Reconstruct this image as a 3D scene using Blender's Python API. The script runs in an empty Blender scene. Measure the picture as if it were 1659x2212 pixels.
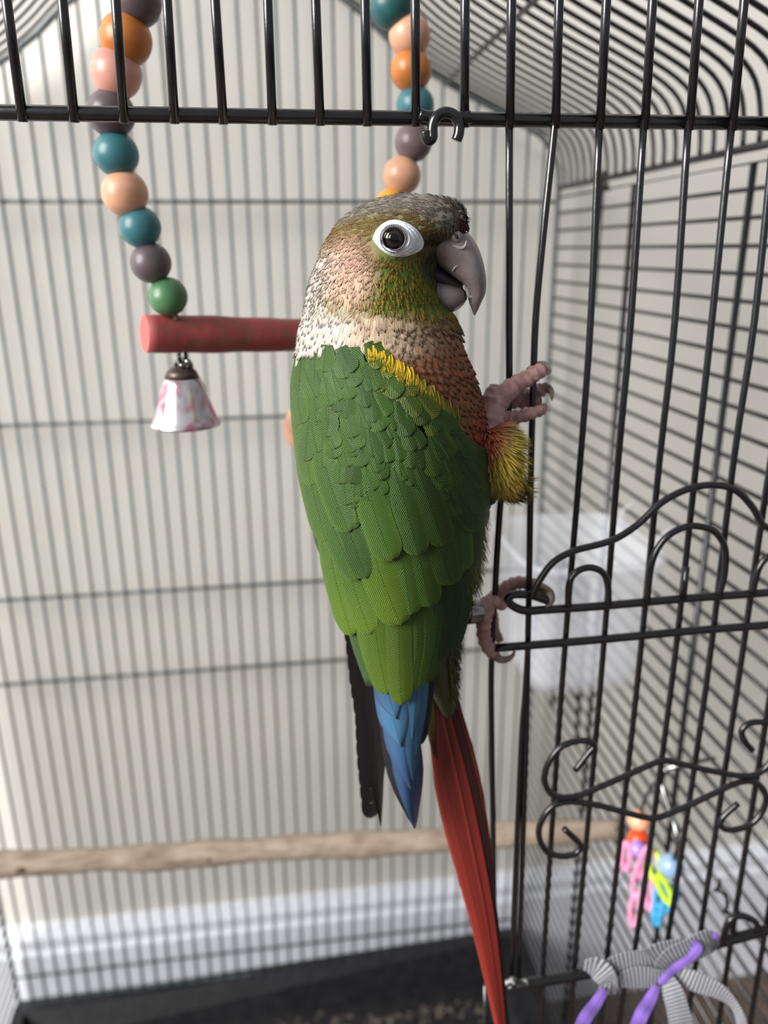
import bpy, math, random
import numpy as np
from mathutils import Vector, Matrix
random.seed(7); rng = np.random.default_rng(7)
scene = bpy.context.scene
COL = scene.collection

# ------------------------------------------------------------------ camera
FPX, PITCH, ROLL, YAW = 1730.0, math.radians(18.14), math.radians(.41), math.radians(7.87)
ZC = 0.70                                   # eye height above the floor
CAM = np.array([0.0, -0.21, ZC])            # the cage front stands in the plane Y = 0
_f = np.array([math.sin(YAW)*math.cos(PITCH), math.cos(YAW)*math.cos(PITCH), -math.sin(PITCH)])
_r = np.array([math.cos(YAW), -math.sin(YAW), 0.0]); _d = np.cross(_f, _r)
RIGHT = math.cos(ROLL)*_r + math.sin(ROLL)*_d
DOWN = -math.sin(ROLL)*_r + math.cos(ROLL)*_d
FWD = _f
HEAD = np.array([math.sin(YAW), math.cos(YAW), 0.0])
cam = bpy.data.cameras.new('camera'); camo = bpy.data.objects.new('camera', cam); COL.objects.link(camo)
cam.sensor_fit = 'VERTICAL'; cam.sensor_height = 36.0; cam.lens = FPX/2212*36.0
cam.clip_start = .01
cam.dof.use_dof = True; cam.dof.focus_distance = .182; cam.dof.aperture_fstop = 12
camo.matrix_world = Matrix([[RIGHT[i], -DOWN[i], -FWD[i], CAM[i]] for i in range(3)] + [[0, 0, 0, 1]])
scene.camera = camo

# ------------------------------------------------------------------ world, lights, exposure
w = bpy.data.worlds.new('room_light'); scene.world = w; w.use_nodes = True
bg = w.node_tree.nodes['Background']; bg.inputs[0].default_value = (.93, .96, 1.0, 1); bg.inputs[1].default_value = .27
def area(name, loc, target, sx, sy, power, col):
    l = bpy.data.lights.new(name, 'AREA'); l.shape = 'RECTANGLE'; l.size = sx; l.size_y = sy; l.energy = power; l.color = col
    o = bpy.data.objects.new(name, l); COL.objects.link(o); o.location = loc
    o.rotation_euler = (Vector(target)-Vector(loc)).to_track_quat('-Z', 'Y').to_euler(); return o
area('window_daylight', (-1.45, -.66, 1.32), (0, .15, .58), 1.0, 1.1, 62, (1.0, .985, .965))
vs = scene.view_settings
vs.view_transform = 'Standard'; vs.look = 'None'; vs.gamma = 1; vs.use_curve_mapping = False; vs.exposure = 0.56

# ------------------------------------------------------------------ projection helpers
def ray(u, v): return RIGHT*((u-829.5)/FPX) + DOWN*((v-1106)/FPX) + FWD
def onY(u, v, Y): d = ray(u, v); return CAM + d*((Y-CAM[1])/d[1])
def onX(u, v, X): d = ray(u, v); return CAM + d*((X-CAM[0])/d[0])
def onZ(u, v, Z): d = ray(u, v); return CAM + d*((Z-CAM[2])/d[2])
def atD(u, v, D): d = ray(u, v); return CAM + d*(D/float(d@HEAD))
def lin(c):
    return tuple(((x/255)/12.92 if x/255 <= .04045 else ((x/255+.055)/1.055)**2.4) for x in c)
def srgb(*c): return lin(c)+(1,)
def interp(tab, x, k):
    xs = [t[0] for t in tab]; return float(np.interp(x, xs, [t[k] for t in tab]))
def smooth(tab, x, k):                         # smooth (Catmull-Rom) table lookup
    n = len(tab)
    if x <= tab[0][0]: return tab[0][k]
    if x >= tab[-1][0]: return tab[-1][k]
    i = max(j for j in range(n-1) if tab[j][0] <= x)
    x0, x1 = tab[i][0], tab[i+1][0]; t = (x-x0)/(x1-x0); y0, y1 = tab[i][k], tab[i+1][k]
    m0 = (y1-tab[i-1][k])/(x1-tab[i-1][0])*(x1-x0) if i > 0 else (y1-y0)
    m1 = (tab[i+2][k]-y0)/(tab[i+2][0]-x0)*(x1-x0) if i < n-2 else (y1-y0)
    return (2*t**3-3*t*t+1)*y0+(t**3-2*t*t+t)*m0+(-2*t**3+3*t*t)*y1+(t**3-t*t)*m1
def sstep(a, b, x): t = min(1, max(0, (x-a)/(b-a))); return t*t*(3-2*t)
def mixc(a, b, t): return tuple(a[i]+(b[i]-a[i])*t for i in range(3))
def catmull(pts, n=6):
    P = [np.array(p, float) for p in pts]
    if len(P) < 3: return P
    P = [2*P[0]-P[1]] + P + [2*P[-1]-P[-2]]; out = []
    for i in range(1, len(P)-2):
        for k in range(n):
            t = k/n
            out.append(.5*((2*P[i])+(-P[i-1]+P[i+1])*t+(2*P[i-1]-5*P[i]+4*P[i+1]-P[i+2])*t*t+(-P[i-1]+3*P[i]-3*P[i+1]+P[i+2])*t**3))
    out.append(P[-2]); return out

# ------------------------------------------------------------------ object helpers
def mesh_obj(name, verts, faces, mat, parent=None, smooth_=True, origin=None):
    """verts in world space; a child keeps its thing's origin"""
    if parent is not None: origin = np.array(parent['_o'])
    elif origin is None: origin = np.zeros(3)
    me = bpy.data.meshes.new(name)
    me.from_pydata([tuple(np.array(v)-origin) for v in verts], [], faces); me.update()
    if smooth_: me.polygons.foreach_set('use_smooth', [True]*len(me.polygons))
    for m in (mat if isinstance(mat, (list, tuple)) else [mat]): me.materials.append(m)
    o = bpy.data.objects.new(name, me); COL.objects.link(o)
    o['_o'] = [float(x) for x in origin]
    if parent is not None: o.parent = parent
    else: o.location = origin
    return o
def thing(name, label, cat, loc, group=None):
    o = bpy.data.objects.new(name, None); COL.objects.link(o); o.location = loc; o.empty_display_size = .01
    o['_o'] = [float(x) for x in loc]; o['label'] = label; o['category'] = cat
    if group: o['group'] = group
    return o
def struct(o): o['kind'] = 'structure'; return o
class MB:
    def __init__(s): s.v = []; s.f = []; s.m = []
    def add(s, v, f, mi=0):
        k = len(s.v); s.v += [np.array(x, float) for x in v]; s.f += [tuple(i+k for i in q) for q in f]; s.m += [mi]*len(f)
    def build(s, name, mat, parent=None, smooth_=True, origin=None):
        o = mesh_obj(name, s.v, s.f, mat, parent, smooth_, origin)
        if any(s.m): o.data.polygons.foreach_set('material_index', s.m)
        return o
def tube_geo(pts, r, seg=8, closed=False, flat=1.0):
    P = [np.array(p, float) for p in pts]; n = len(P)
    R = r if hasattr(r, '__len__') else [r]*n
    T = []
    for i in range(n):
        a = P[(i+1) % n] if closed else P[min(i+1, n-1)]; b = P[(i-1) % n] if closed else P[max(i-1, 0)]
        t = a-b; T.append(t/(np.linalg.norm(t)+1e-12))
    ref = np.array([0, -1.0, 0.13]) if abs(T[0][1]) < .8 else np.array([1.0, 0, 0])
    N = ref-T[0]*(ref@T[0]); N /= np.linalg.norm(N); V = []; Fc = []
    for i in range(n):
        N = N-T[i]*(N@T[i]); N /= np.linalg.norm(N)+1e-12; B = np.cross(T[i], N)
        for k in range(seg):
            a = 2*math.pi*k/seg; V.append(P[i]+(N*math.cos(a)*flat+B*math.sin(a))*R[i])
    m = n if closed else n-1
    for i in range(m):
        for k in range(seg):
            j = (i+1) % n; Fc.append((i*seg+k, i*seg+(k+1) % seg, j*seg+(k+1) % seg, j*seg+k))
    if not closed:
        Fc.append(tuple(range(seg-1, -1, -1))); Fc.append(tuple((n-1)*seg+k for k in range(seg)))
    return V, Fc
def tube(name, pts, r, mat, parent=None, seg=8, closed=False, origin=None):
    v, f = tube_geo(pts, r, seg, closed); return mesh_obj(name, v, f, mat, parent, True, origin)
def lathe_geo(prof, origin, seg=24, axis=None, closed_ends=True):
    """prof: (radius, height) pairs, turned about a vertical axis (or given axis)"""
    A = np.array([0, 0, 1.0]) if axis is None else np.array(axis, float)/np.linalg.norm(axis)
    X = np.cross(A, [0.3, .9, .2]); X /= np.linalg.norm(X); Yv = np.cross(A, X); V = []; Fc = []
    for r, h in prof:
        for k in range(seg):
            a = 2*math.pi*k/seg; V.append(np.array(origin)+A*h+(X*math.cos(a)+Yv*math.sin(a))*r)
    for i in range(len(prof)-1):
        for k in range(seg): Fc.append((i*seg+k, i*seg+(k+1) % seg, (i+1)*seg+(k+1) % seg, (i+1)*seg+k))
    if closed_ends:
        Fc.append(tuple(range(seg-1, -1, -1))); Fc.append(tuple((len(prof)-1)*seg+k for k in range(seg)))
    return V, Fc
def ball_geo(c, rx, ry, rz, seg=20, rings=12):
    V = []; Fc = []; c = np.array(c, float)
    for i in range(1, rings):
        t = math.pi*i/rings
        for k in range(seg):
            a = 2*math.pi*k/seg; V.append(c+np.array([rx*math.sin(t)*math.cos(a), ry*math.sin(t)*math.sin(a), rz*math.cos(t)]))
    top = len(V); V.append(c+np.array([0, 0, rz])); V.append(c-np.array([0, 0, rz]))
    for i in range(rings-2):
        for k in range(seg): Fc.append((i*seg+k, i*seg+seg+k, i*seg+seg+(k+1) % seg, i*seg+(k+1) % seg))
    for k in range(seg):
        Fc.append((top, k, (k+1) % seg)); b = (rings-2)*seg; Fc.append((top+1, b+(k+1) % seg, b+k))
    return V, Fc
def box_geo(a, b):
    (x0, y0, z0), (x1, y1, z1) = a, b
    V = [(x, y, z) for z in (z0, z1) for y in (y0, y1) for x in (x0, x1)]
    return V, [(0, 2, 3, 1), (4, 5, 7, 6), (0, 1, 5, 4), (2, 6, 7, 3), (0, 4, 6, 2), (1, 3, 7, 5)]
def grid_faces(nx, ny, wrap=False):
    Fc = []
    for j in range(ny-1):
        for i in range(nx if wrap else nx-1):
            Fc.append((j*nx+i, j*nx+(i+1) % nx, (j+1)*nx+(i+1) % nx, (j+1)*nx+i))
    return Fc

# ------------------------------------------------------------------ materials
def mat(name, col, rough=.5, metal=0, spec=.5, noise=None, bump=None, coat=0, trans=0):
    m = bpy.data.materials.new(name); m.use_nodes = True; nt = m.node_tree; p = nt.nodes['Principled BSDF']
    p.inputs['Base Color'].default_value = srgb(*col); p.inputs['Roughness'].default_value = rough
    p.inputs['Metallic'].default_value = metal; p.inputs['Specular IOR Level'].default_value = spec
    p.inputs['Coat Weight'].default_value = coat
    tc = nt.nodes.new('ShaderNodeTexCoord')
    if noise:                                  # (scale, colour2, low, high)
        n = nt.nodes.new('ShaderNodeTexNoise'); n.inputs['Scale'].default_value = noise[0]; n.inputs['Detail'].default_value = 6
        rp = nt.nodes.new('ShaderNodeValToRGB'); rp.color_ramp.elements[0].position = noise[2]; rp.color_ramp.elements[1].position = noise[3]
        rp.color_ramp.elements[0].color = srgb(*col); rp.color_ramp.elements[1].color = srgb(*noise[1])
        mp = nt.nodes.new('ShaderNodeMapping')
        if len(noise) > 4: mp.inputs['Scale'].default_value = noise[4]
        nt.links.new(tc.outputs['Object'], mp.inputs[0]); nt.links.new(mp.outputs[0], n.inputs['Vector'])
        nt.links.new(n.outputs['Fac'], rp.inputs[0]); nt.links.new(rp.outputs[0], p.inputs['Base Color'])
    if bump:                                   # (scale, strength, distance)
        n2 = nt.nodes.new('ShaderNodeTexNoise'); n2.inputs['Scale'].default_value = bump[0]; n2.inputs['Detail'].default_value = 4
        b = nt.nodes.new('ShaderNodeBump'); b.inputs['Strength'].default_value = bump[1]; b.inputs['Distance'].default_value = bump[2]
        nt.links.new(tc.outputs['Object'], n2.inputs['Vector']); nt.links.new(n2.outputs['Fac'], b.inputs['Height']); nt.links.new(b.outputs[0], p.inputs['Normal'])
    return m
def feather_mat(name, period=5.0, slope=1.1, contrast=.5, bumpd=.00012, rough=.55, shaft=True):
    """vertex colour x fine barbs that run slantwise from the shaft (UV in shaft units)"""
    m = bpy.data.materials.new(name); m.use_nodes = True; nt = m.node_tree; p = nt.nodes['Principled BSDF']; L = nt.links.new
    p.inputs['Roughness'].default_value = rough; p.inputs['Specular IOR Level'].default_value = .22
    
    at = nt.nodes.new('ShaderNodeAttribute'); at.attribute_name = 'Col'
    uv = nt.nodes.new('ShaderNodeUVMap'); uv.uv_map = 'UVMap'; sp = nt.nodes.new('ShaderNodeSeparateXYZ'); L(uv.outputs[0], sp.inputs[0])
    def M(op, a, b=None, c=None):
        n = nt.nodes.new('ShaderNodeMath'); n.operation = op
        for i, x in enumerate((a, b, c)):
            if x is None: continue
            if isinstance(x, (int, float)): n.inputs[i].default_value = x
            else: L(x, n.inputs[i])
        return n.outputs[0]
    au = M('ABSOLUTE', sp.outputs[0])
    nz = nt.nodes.new('ShaderNodeTexNoise'); nz.inputs['Scale'].default_value = .06; nz.inputs['Detail'].default_value = 2
    L(uv.outputs[0], nz.inputs['Vector'])
    k = M('ADD', M('SUBTRACT', sp.outputs[1], M('MULTIPLY', au, slope)), M('MULTIPLY', nz.outputs['Fac'], period*1.6))
    s = M('SINE', M('MULTIPLY', k, 2*math.pi/period))
    s01 = M('MULTIPLY_ADD', s, .5, .5)
    val = M('MULTIPLY_ADD', s01, contrast, 1-contrast*.6)
    if shaft:
        sh = M('SMOOTH_MIN', M('MULTIPLY_ADD', au, .5, .42), 1.0, .15); val = M('MULTIPLY', val, sh)
    mx = nt.nodes.new('ShaderNodeVectorMath'); mx.operation = 'SCALE'; L(at.outputs['Color'], mx.inputs[0]); L(val, mx.inputs['Scale'])
    L(mx.outputs[0], p.inputs['Base Color'])
    b = nt.nodes.new('ShaderNodeBump'); b.inputs['Strength'].default_value = .7; b.inputs['Distance'].default_value = bumpd
    L(s01, b.inputs['Height']); L(b.outputs[0], p.inputs['Normal'])
    return m
M_wall = mat('wall_paint', (219, 216, 209), .75, noise=(3, (212, 209, 202), .35, .7), bump=(220, .12, .001))
M_base = mat('baseboard_paint', (232, 234, 242), .45)
M_floor = mat('floor_carpet', (112, 96, 84), .9, noise=(60, (80, 66, 56), .35, .7), bump=(400, .6, .003))
M_wire = mat('black_enamel_wire', (11, 11, 13), .24, spec=.65, noise=(300, (20, 20, 23), .4, .7), bump=(500, .12, .0004))
M_wire_grey = mat('greyed_black_wire', (72, 78, 80), .42, spec=.5, noise=(200, (88, 94, 94), .4, .7))  # black wire greyed: far blur and white reflections put into the colour
M_chip = mat('chipped_enamel', (36, 36, 38), .5, noise=(500, (150, 150, 148), .52, .6))
M_tray = mat('black_plastic', (20, 20, 23), .45, noise=(90, (34, 33, 35), .4, .75), bump=(150, .3, .001))
M_feath = feather_mat('barbed_feather', 5.4, 1.0, .85)
M_cont = feather_mat('contour_feather', 3.6, .75, .6, .00008, .65)
M_fluff = feather_mat('downy_feather', 3.0, .3, .2, .00004, .75, False)
M_flight = feather_mat('smooth_flight_feather', 5.0, 1.6, .16, .00004, .42)
M_skin = bpy.data.materials.new('plumage_skin'); M_skin.use_nodes = True
_at = M_skin.node_tree.nodes.new('ShaderNodeAttribute'); _at.attribute_name = 'Col'
M_skin.node_tree.links.new(_at.outputs['Color'], M_skin.node_tree.nodes['Principled BSDF'].inputs['Base Color'])
M_skin.node_tree.nodes['Principled BSDF'].inputs['Roughness'].default_value = .8
M_foot = mat('scaly_foot_skin', (176, 138, 134), .5, noise=(420, (142, 104, 100), .4, .68), bump=(1100, .7, .0004))
M_foot.node_tree.nodes['Principled BSDF'].inputs['Subsurface Weight'].default_value = .15
M_foot.node_tree.nodes['Principled BSDF'].inputs['Subsurface Radius'].default_value = (.002, .0008, .0006)
M_claw = mat('horn_claw', (104, 92, 80), .3, noise=(200, (140, 128, 112), .4, .7))
M_beak = mat('grey_horn_beak', (142, 132, 130), .34, noise=(150, (112, 103, 102), .38, .66, (1, 1, .45)), bump=(260, .35, .0006), coat=.2)
M_beak2 = mat('dark_horn_beak', (112, 104, 104), .36, noise=(180, (86, 80, 82), .38, .66), bump=(260, .3, .0005), coat=.2)
M_scar = mat('pale_flaking_horn', (156, 149, 146), .5, noise=(400, (150, 143, 140), .4, .7), bump=(600, .5, .0004))
M_mouth = mat('dark_mouth', (34, 26, 26), .6)
M_ring = mat('white_eye_skin', (226, 233, 242), .55, noise=(420, (182, 189, 200), .45, .8), bump=(1200, .9, .0003))
M_ringdark = mat('grey_eyelid', (74, 70, 74), .5)
M_eye = mat('brown_iris', (34, 25, 22), .05, spec=.45)
M_pupil = mat('black_pupil', (4, 4, 5), .04, spec=.45)
M_steel = mat('polished_steel', (136, 138, 136), .16, metal=1)
M_engr = mat('engraved_steel', (120, 120, 116), .45, metal=.6)
M_red = mat('red_dyed_wood', (150, 62, 62), .6, noise=(90, (122, 76, 62), .42, .68, (1, 6, 6)), bump=(160, .4, .001))
M_redcut = mat('red_cut_end', (214, 92, 88), .6)
M_perch = mat('raw_wood', (160, 144, 128), .8, noise=(120, (120, 102, 86), .42, .72, (.5, 2, 2)), bump=(120, .4, .002))
M_string = mat('bead_cord', (120, 110, 100), .7)
def bell_mat():
    m = mat('pink_swirl_metal', (214, 214, 214), .22, metal=.75); nt = m.node_tree; p = nt.nodes['Principled BSDF']
    tc = [n for n in nt.nodes if n.type == 'TEX_COORD'][0]
    wv = nt.nodes.new('ShaderNodeTexNoise'); wv.inputs['Scale'].default_value = 85; wv.inputs['Detail'].default_value = 2; wv.inputs['Distortion'].default_value = 1.5
    rp = nt.nodes.new('ShaderNodeValToRGB'); rp.color_ramp.elements[0].position = .5; rp.color_ramp.elements[1].position = .64
    rp.color_ramp.elements[0].color = srgb(206, 204, 206); rp.color_ramp.elements[1].color = srgb(186, 104, 136)
    nt.links.new(tc.outputs['Object'], wv.inputs[0]); nt.links.new(wv.outputs['Fac'], rp.inputs[0]); nt.links.new(rp.outputs[0], p.inputs['Base Color'])
    return m
M_bell = bell_mat()
def plastic(name, c): return mat(name, c, .25, coat=.3)
def wood_bead(name, c):
    c2 = tuple(int(x*.82) for x in c); return mat(name, c, .42, noise=(70, c2, .35, .75, (1, 1, 3)), bump=(120, .25, .0008), coat=.15)
M_cup = bpy.data.materials.new('clear_plastic'); M_cup.use_nodes = True
_nt = M_cup.node_tree; _p = _nt.nodes['Principled BSDF']; _p.inputs['Base Color'].default_value = srgb(226, 230, 238); _p.inputs['Roughness'].default_value = .2
_tr = _nt.nodes.new('ShaderNodeBsdfTransparent'); _mx = _nt.nodes.new('ShaderNodeMixShader'); _mx.inputs[0].default_value = .22
_nt.links.new(_tr.outputs[0], _mx.inputs[1]); _nt.links.new(_p.outputs[0], _mx.inputs[2]); _nt.links.new(_mx.outputs[0], _nt.nodes['Material Output'].inputs[0])
def ribbon_mat(name, c, ribs=True):
    m = mat(name, c, .6); nt = m.node_tree; p = nt.nodes['Principled BSDF']
    uv = nt.nodes.new('ShaderNodeUVMap'); uv.uv_map = 'UVMap'
    wv = nt.nodes.new('ShaderNodeTexWave'); wv.inputs['Scale'].default_value = 1.0; wv.bands_direction = 'Y'
    mp = nt.nodes.new('ShaderNodeMapping'); mp.inputs['Scale'].default_value = (0, 230 if ribs else 40, 0)
    nt.links.new(uv.outputs[0], mp.inputs[0]); nt.links.new(mp.outputs[0], wv.inputs[0])
    b = nt.nodes.new('ShaderNodeBump'); b.inputs['Strength'].default_value = 1.0 if ribs else .3; b.inputs['Distance'].default_value = .0006
    nt.links.new(wv.outputs['Fac'], b.inputs['Height']); nt.links.new(b.outputs[0], p.inputs['Normal'])
    rp = nt.nodes.new('ShaderNodeValToRGB'); rp.color_ramp.elements[0].color = srgb(*[int(x*(.74 if ribs else .85)) for x in c]); rp.color_ramp.elements[1].color = srgb(*c)
    nt.links.new(wv.outputs['Fac'], rp.inputs[0]); nt.links.new(rp.outputs[0], p.inputs['Base Color'])
    return m

# ------------------------------------------------------------------ the room
WY = .372
v, f = box_geo((-3, WY, 0), (3, WY+.1, 2.6)); struct(mesh_obj('wall_back', v, f, M_wall, None, False))
v, f = box_geo((-3, -3, -.05), (3, WY, 0)); struct(mesh_obj('floor', v, f, M_floor, None, False))
BBT = float(onY(400, 1982, WY-.012)[2])
mb = MB(); prof = [(WY, 0), (WY-.014, 0), (WY-.014, BBT-.022), (WY-.011, BBT-.018), (WY-.011, BBT-.008), (WY-.005, BBT), (WY, BBT)]
mb.add([(-3, y, z) for y, z in prof]+[(3, y, z) for y, z in prof], [(i, i+1, 8+i, 7+i) for i in range(6)]+[tuple(range(6, -1, -1)), tuple(range(7, 14))])
struct(mb.build('baseboard_back', M_base, None, False))

# ------------------------------------------------------------------ the cage
XL, XR, YB = -.241, .198, .35
XC = (XL+XR)/2
ZR = ZC+.0385                                  # roof rail
HALF = [(0, .185), (.03, .179), (.055, .163), (.075, .146), (.09, .1365), (.105, .123), (.1235, .110), (.1525, .0955), (.185, .081), (.205, .071), (.2145, .062), (.2185, .05), (.2195, .0385)]
def arch_z(x): return ZC+float(np.interp(abs(x-XC), [h[0] for h in HALF], [h[1] for h in HALF]))
ZB = ZC-.611
cage = thing('bird_cage', 'black wire bird cage with arched roof and scroll-decorated open front', 'bird cage', ((XL+XR)/2, YB/2, 0))
def px(pts, Y, n=6): return [onY(u, v_, Y) for u, v_ in [tuple(q) for q in catmull(pts, n)]]
# back panel
bp = tube('back_panel', [(XL, YB, ZB), (XL, YB, ZR)]+[(XC-h[0], YB, ZC+h[1]) for h in HALF[::-1]]+[(XC+h[0], YB, ZC+h[1]) for h in HALF[1:]]+[(XR, YB, ZB)], .0019, M_wire_grey, cage, 8, True)
nb = 38
for i in range(1, nb):
    x = XL+(XR-XL)*i/nb
    tube('wire', [(x, YB-.001, ZB), (x, YB-.001, arch_z(x))], .0010, M_wire_grey, bp, 6)
for z in (.030, -.111, -.238, -.306, -.585):
    tube('cross_wire', [(XL, YB+.001, ZC+z), (XR, YB+.001, ZC+z)], .0013 if z > -.5 else .0009, M_wire_grey, bp, 6)
# side panels (horizontal wires)
for X, nm in ((XR, 'side_panel'), (XL, 'side_panel')):
    sp_ = tube(nm, [(X, YB, ZB), (X, YB, ZC+.0325), (X, 0, ZC+.0325), (X, 0, ZB)], .0017, M_wire if X > 0 else M_wire_grey, cage, 8, True)
    first = None; z = ZC+.0225
    while z > ZB+.005:
        if first is None:
            first = tube('wire', [(X, 0, 0), (X, YB, 0)], .00105, M_wire_grey if X < 0 else M_wire, sp_, 6, False)
            o = first
        else: o = first.copy(); COL.objects.link(o); o.parent = sp_
        o.location = (0, 0, z); z -= .01105
    ys = (.02, .09, .19, .29) if X < 0 else None
    if ys is None:
        ys = [float(onX(1600, 620, X)[1]), float(onX(1354, 640, X)[1])]
    for y in ys: tube('upright_wire', [(X-.001*np.sign(X), y, ZB), (X-.001*np.sign(X), y, ZC+.0325)], .0015, M_wire, sp_, 6)
    if X > 0:
        a = onX(1311, 395, X); b = onX(1300, 660, X)
        tube('feeder_door_wire', [(X-.003, a[1], a[2]), (X-.003, a[1], b[2])], .0016, M_wire, sp_, 6)
        for dy, dz in ((0, 0), (.006, 0)):
            tube('clip', [(X-.004, a[1]+.004-dy, ZC+.030), (X-.005, a[1]-.001-dy, ZC+.041), (X-.004, a[1]-.006-dy, ZC+.031)], .0012, M_wire, sp_, 6)
    if X > 0:                                   # sliding feeder door behind the cup
        fd = tube('feeder_door', [(X+.0025, .305, ZC-.215), (X+.0025, .255, ZC-.215), (X+.0025, .255, ZC-.335), (X+.0025, .305, ZC-.335)], .0014, M_wire, sp_, 6, True)
        for k in range(1, 10): tube('door_wire', [(X+.0025, .255, ZC-.215-.012*k), (X+.0025, .305, ZC-.215-.012*k)], .0011, M_wire, fd, 6)
# roof: arched wires one behind another
rf = tube('roof', [(XR, 0, ZR), (XR, YB, ZR)], .0017, M_wire, cage, 8)
tube('roof_rail', [(XL, 0, ZR), (XL, YB, ZR)], .0017, M_wire_grey, rf, 8)
ap = [tuple(q) for q in catmull([(XC-h[0], 0, ZC+h[1]) for h in HALF[::-1]]+[(XC+h[0], 0, ZC+h[1]) for h in HALF[1:]], 3)]
roof_first = tube('wire', ap, .00105, M_wire, rf, 6)
for i in range(1, 30):
    o = roof_first.copy(); COL.objects.link(o); o.parent = rf; o.location = (0, YB*i/30, 0)
for xo in (-.14, .14):
    x = XC+xo; tube('cross_wire', [(x, 0, arch_z(x)-.0015), (x, YB, arch_z(x)-.0015)], .0014, M_wire, rf, 6)
# front panel
ZF = ZC+.030
fp = tube('front_panel', [(XL, 0, ZF), (XR, 0, ZF)], .0017, M_wire, cage, 10)
tube('front_arch', [(XC-h[0], -.001, ZC+h[1]) for h in HALF[::-1]]+[(XC+h[0], -.001, ZC+h[1]) for h in HALF[1:]], .0016, M_wire, fp, 8)
for X in (XL, XR): tube('corner_post', [(X, 0, ZB), (X, 0, ZR)], .0018, M_wire, fp, 8)
tops = [(17, 49), (137, 160), (252, 267), (362, 376), (465, 481), (578, 587), (681, 690), (787, 792), (895, 897), (1002, 1002), (1102, 1100), (1204, 1199), (1306, 1295), (1405, 1392), (1505, 1489), (1602, 1582)]
for ut, ub in tops:
    a = onY(ub, 235, 0); b = onY(ut, 0, 0); x = float(b[0]+(b[0]-a[0])*.3)
    tube('wire', [(a[0], -.0012, ZF-.002), (b[0], -.0012, b[2]), (x, -.0012, arch_z(x))], .00112, M_wire, fp, 10)
for x in [XL+.012+.0115*i for i in range(16)]+[.1305, .142, .1535, .165, .1765, .188]:
    if x < -.058 or x > .125: tube('wire', [(x, -.0012, ZF-.002), (x, -.0012, arch_z(x))], .00112, M_wire, fp, 8)
low = [
 [(1100, 262), (1100, 690), (1098, 900), (1080, 1100), (1068, 1300), (1061, 1450), (1062, 1600), (1065, 1800), (1068, 2000), (1072, 2128)],
 [(1199, 262), (1191, 340), (1172, 520), (1157, 690), (1151, 860), (1147, 1000), (1143, 1250), (1139, 1450), (1137, 1583), (1130, 1800), (1120, 2118)],
 [(1141, 1390), (1134, 1500), (1127, 1583), (1117, 1800), (1104, 2118)],
 [(1295, 262), (1276, 690), (1253, 1000), (1213, 1490), (1175, 2060), (1166, 2330)],
 [(1391, 262), (1363, 690), (1335, 1000), (1296, 1490), (1244, 2060), (1222, 2330)],
 [(1487, 262), (1458, 690), (1424, 1000), (1375, 1490), (1312, 2060), (1286, 2330)],
 [(1581, 262), (1538, 690), (1504, 1000), (1449, 1490), (1370, 2060), (1352, 2110), (1322, 2330)],
 [(1675, 262), (1630, 690), (1584, 1000), (1524, 1490), (1437, 2060), (1418, 2105), (1392, 2330)],
 [(1770, 262), (1722, 690), (1664, 1000), (1592, 1490), (1506, 2060), (1468, 2330)],
 [(1866, 262), (1815, 690), (1745, 1000), (1665, 1490), (1575, 2060), (1536, 2330)],
 [(1960, 262), (1905, 690), (1830, 1000), (1740, 1490), (1645, 2060), (1602, 2330)]]
for L in low:
    q = px(L, -.0012, 4)
    if L[-1][1] > 2300: q.append(np.array([q[-1][0], -.0012, ZB]))
    tube('wire', q, .00098, M_wire, fp, 8)
tube('bottom_rail', [(XL, 0, ZB), (XR, 0, ZB)], .0019, M_wire, fp, 8)
dp = tube('door_rail', [onY(1659, 1280, -.004)+np.array([XR-onY(1659, 1280, -.004)[0], .004, .001])]+px([(1800, 1266), (1659, 1280), (1480, 1293), (1300, 1309), (1180, 1317), (1135, 1319), (1108, 1309), (1097, 1295), (1107, 1285), (1130, 1284), (1152, 1287), (1182, 1297)], -.004), .00128, M_wire, fp, 10)
tube('door_rail', px([(1068, 1400), (1290, 1382), (1480, 1364), (1659, 1350), (1800, 1338)], -.0035)+[np.array([XR, 0, onY(1800, 1338, -.0035)[2]])], .00128, M_wire, fp, 10)
br = tube('lower_rail', px([(1095, 2133), (1180, 2118), (1290, 2098), (1400, 2075), (1520, 2045), (1659, 2008), (1780, 1975)], -.004)+[np.array([XR, 0, onY(1780, 1975, -.004)[2]])], .0019, M_wire, fp, 10)
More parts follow.
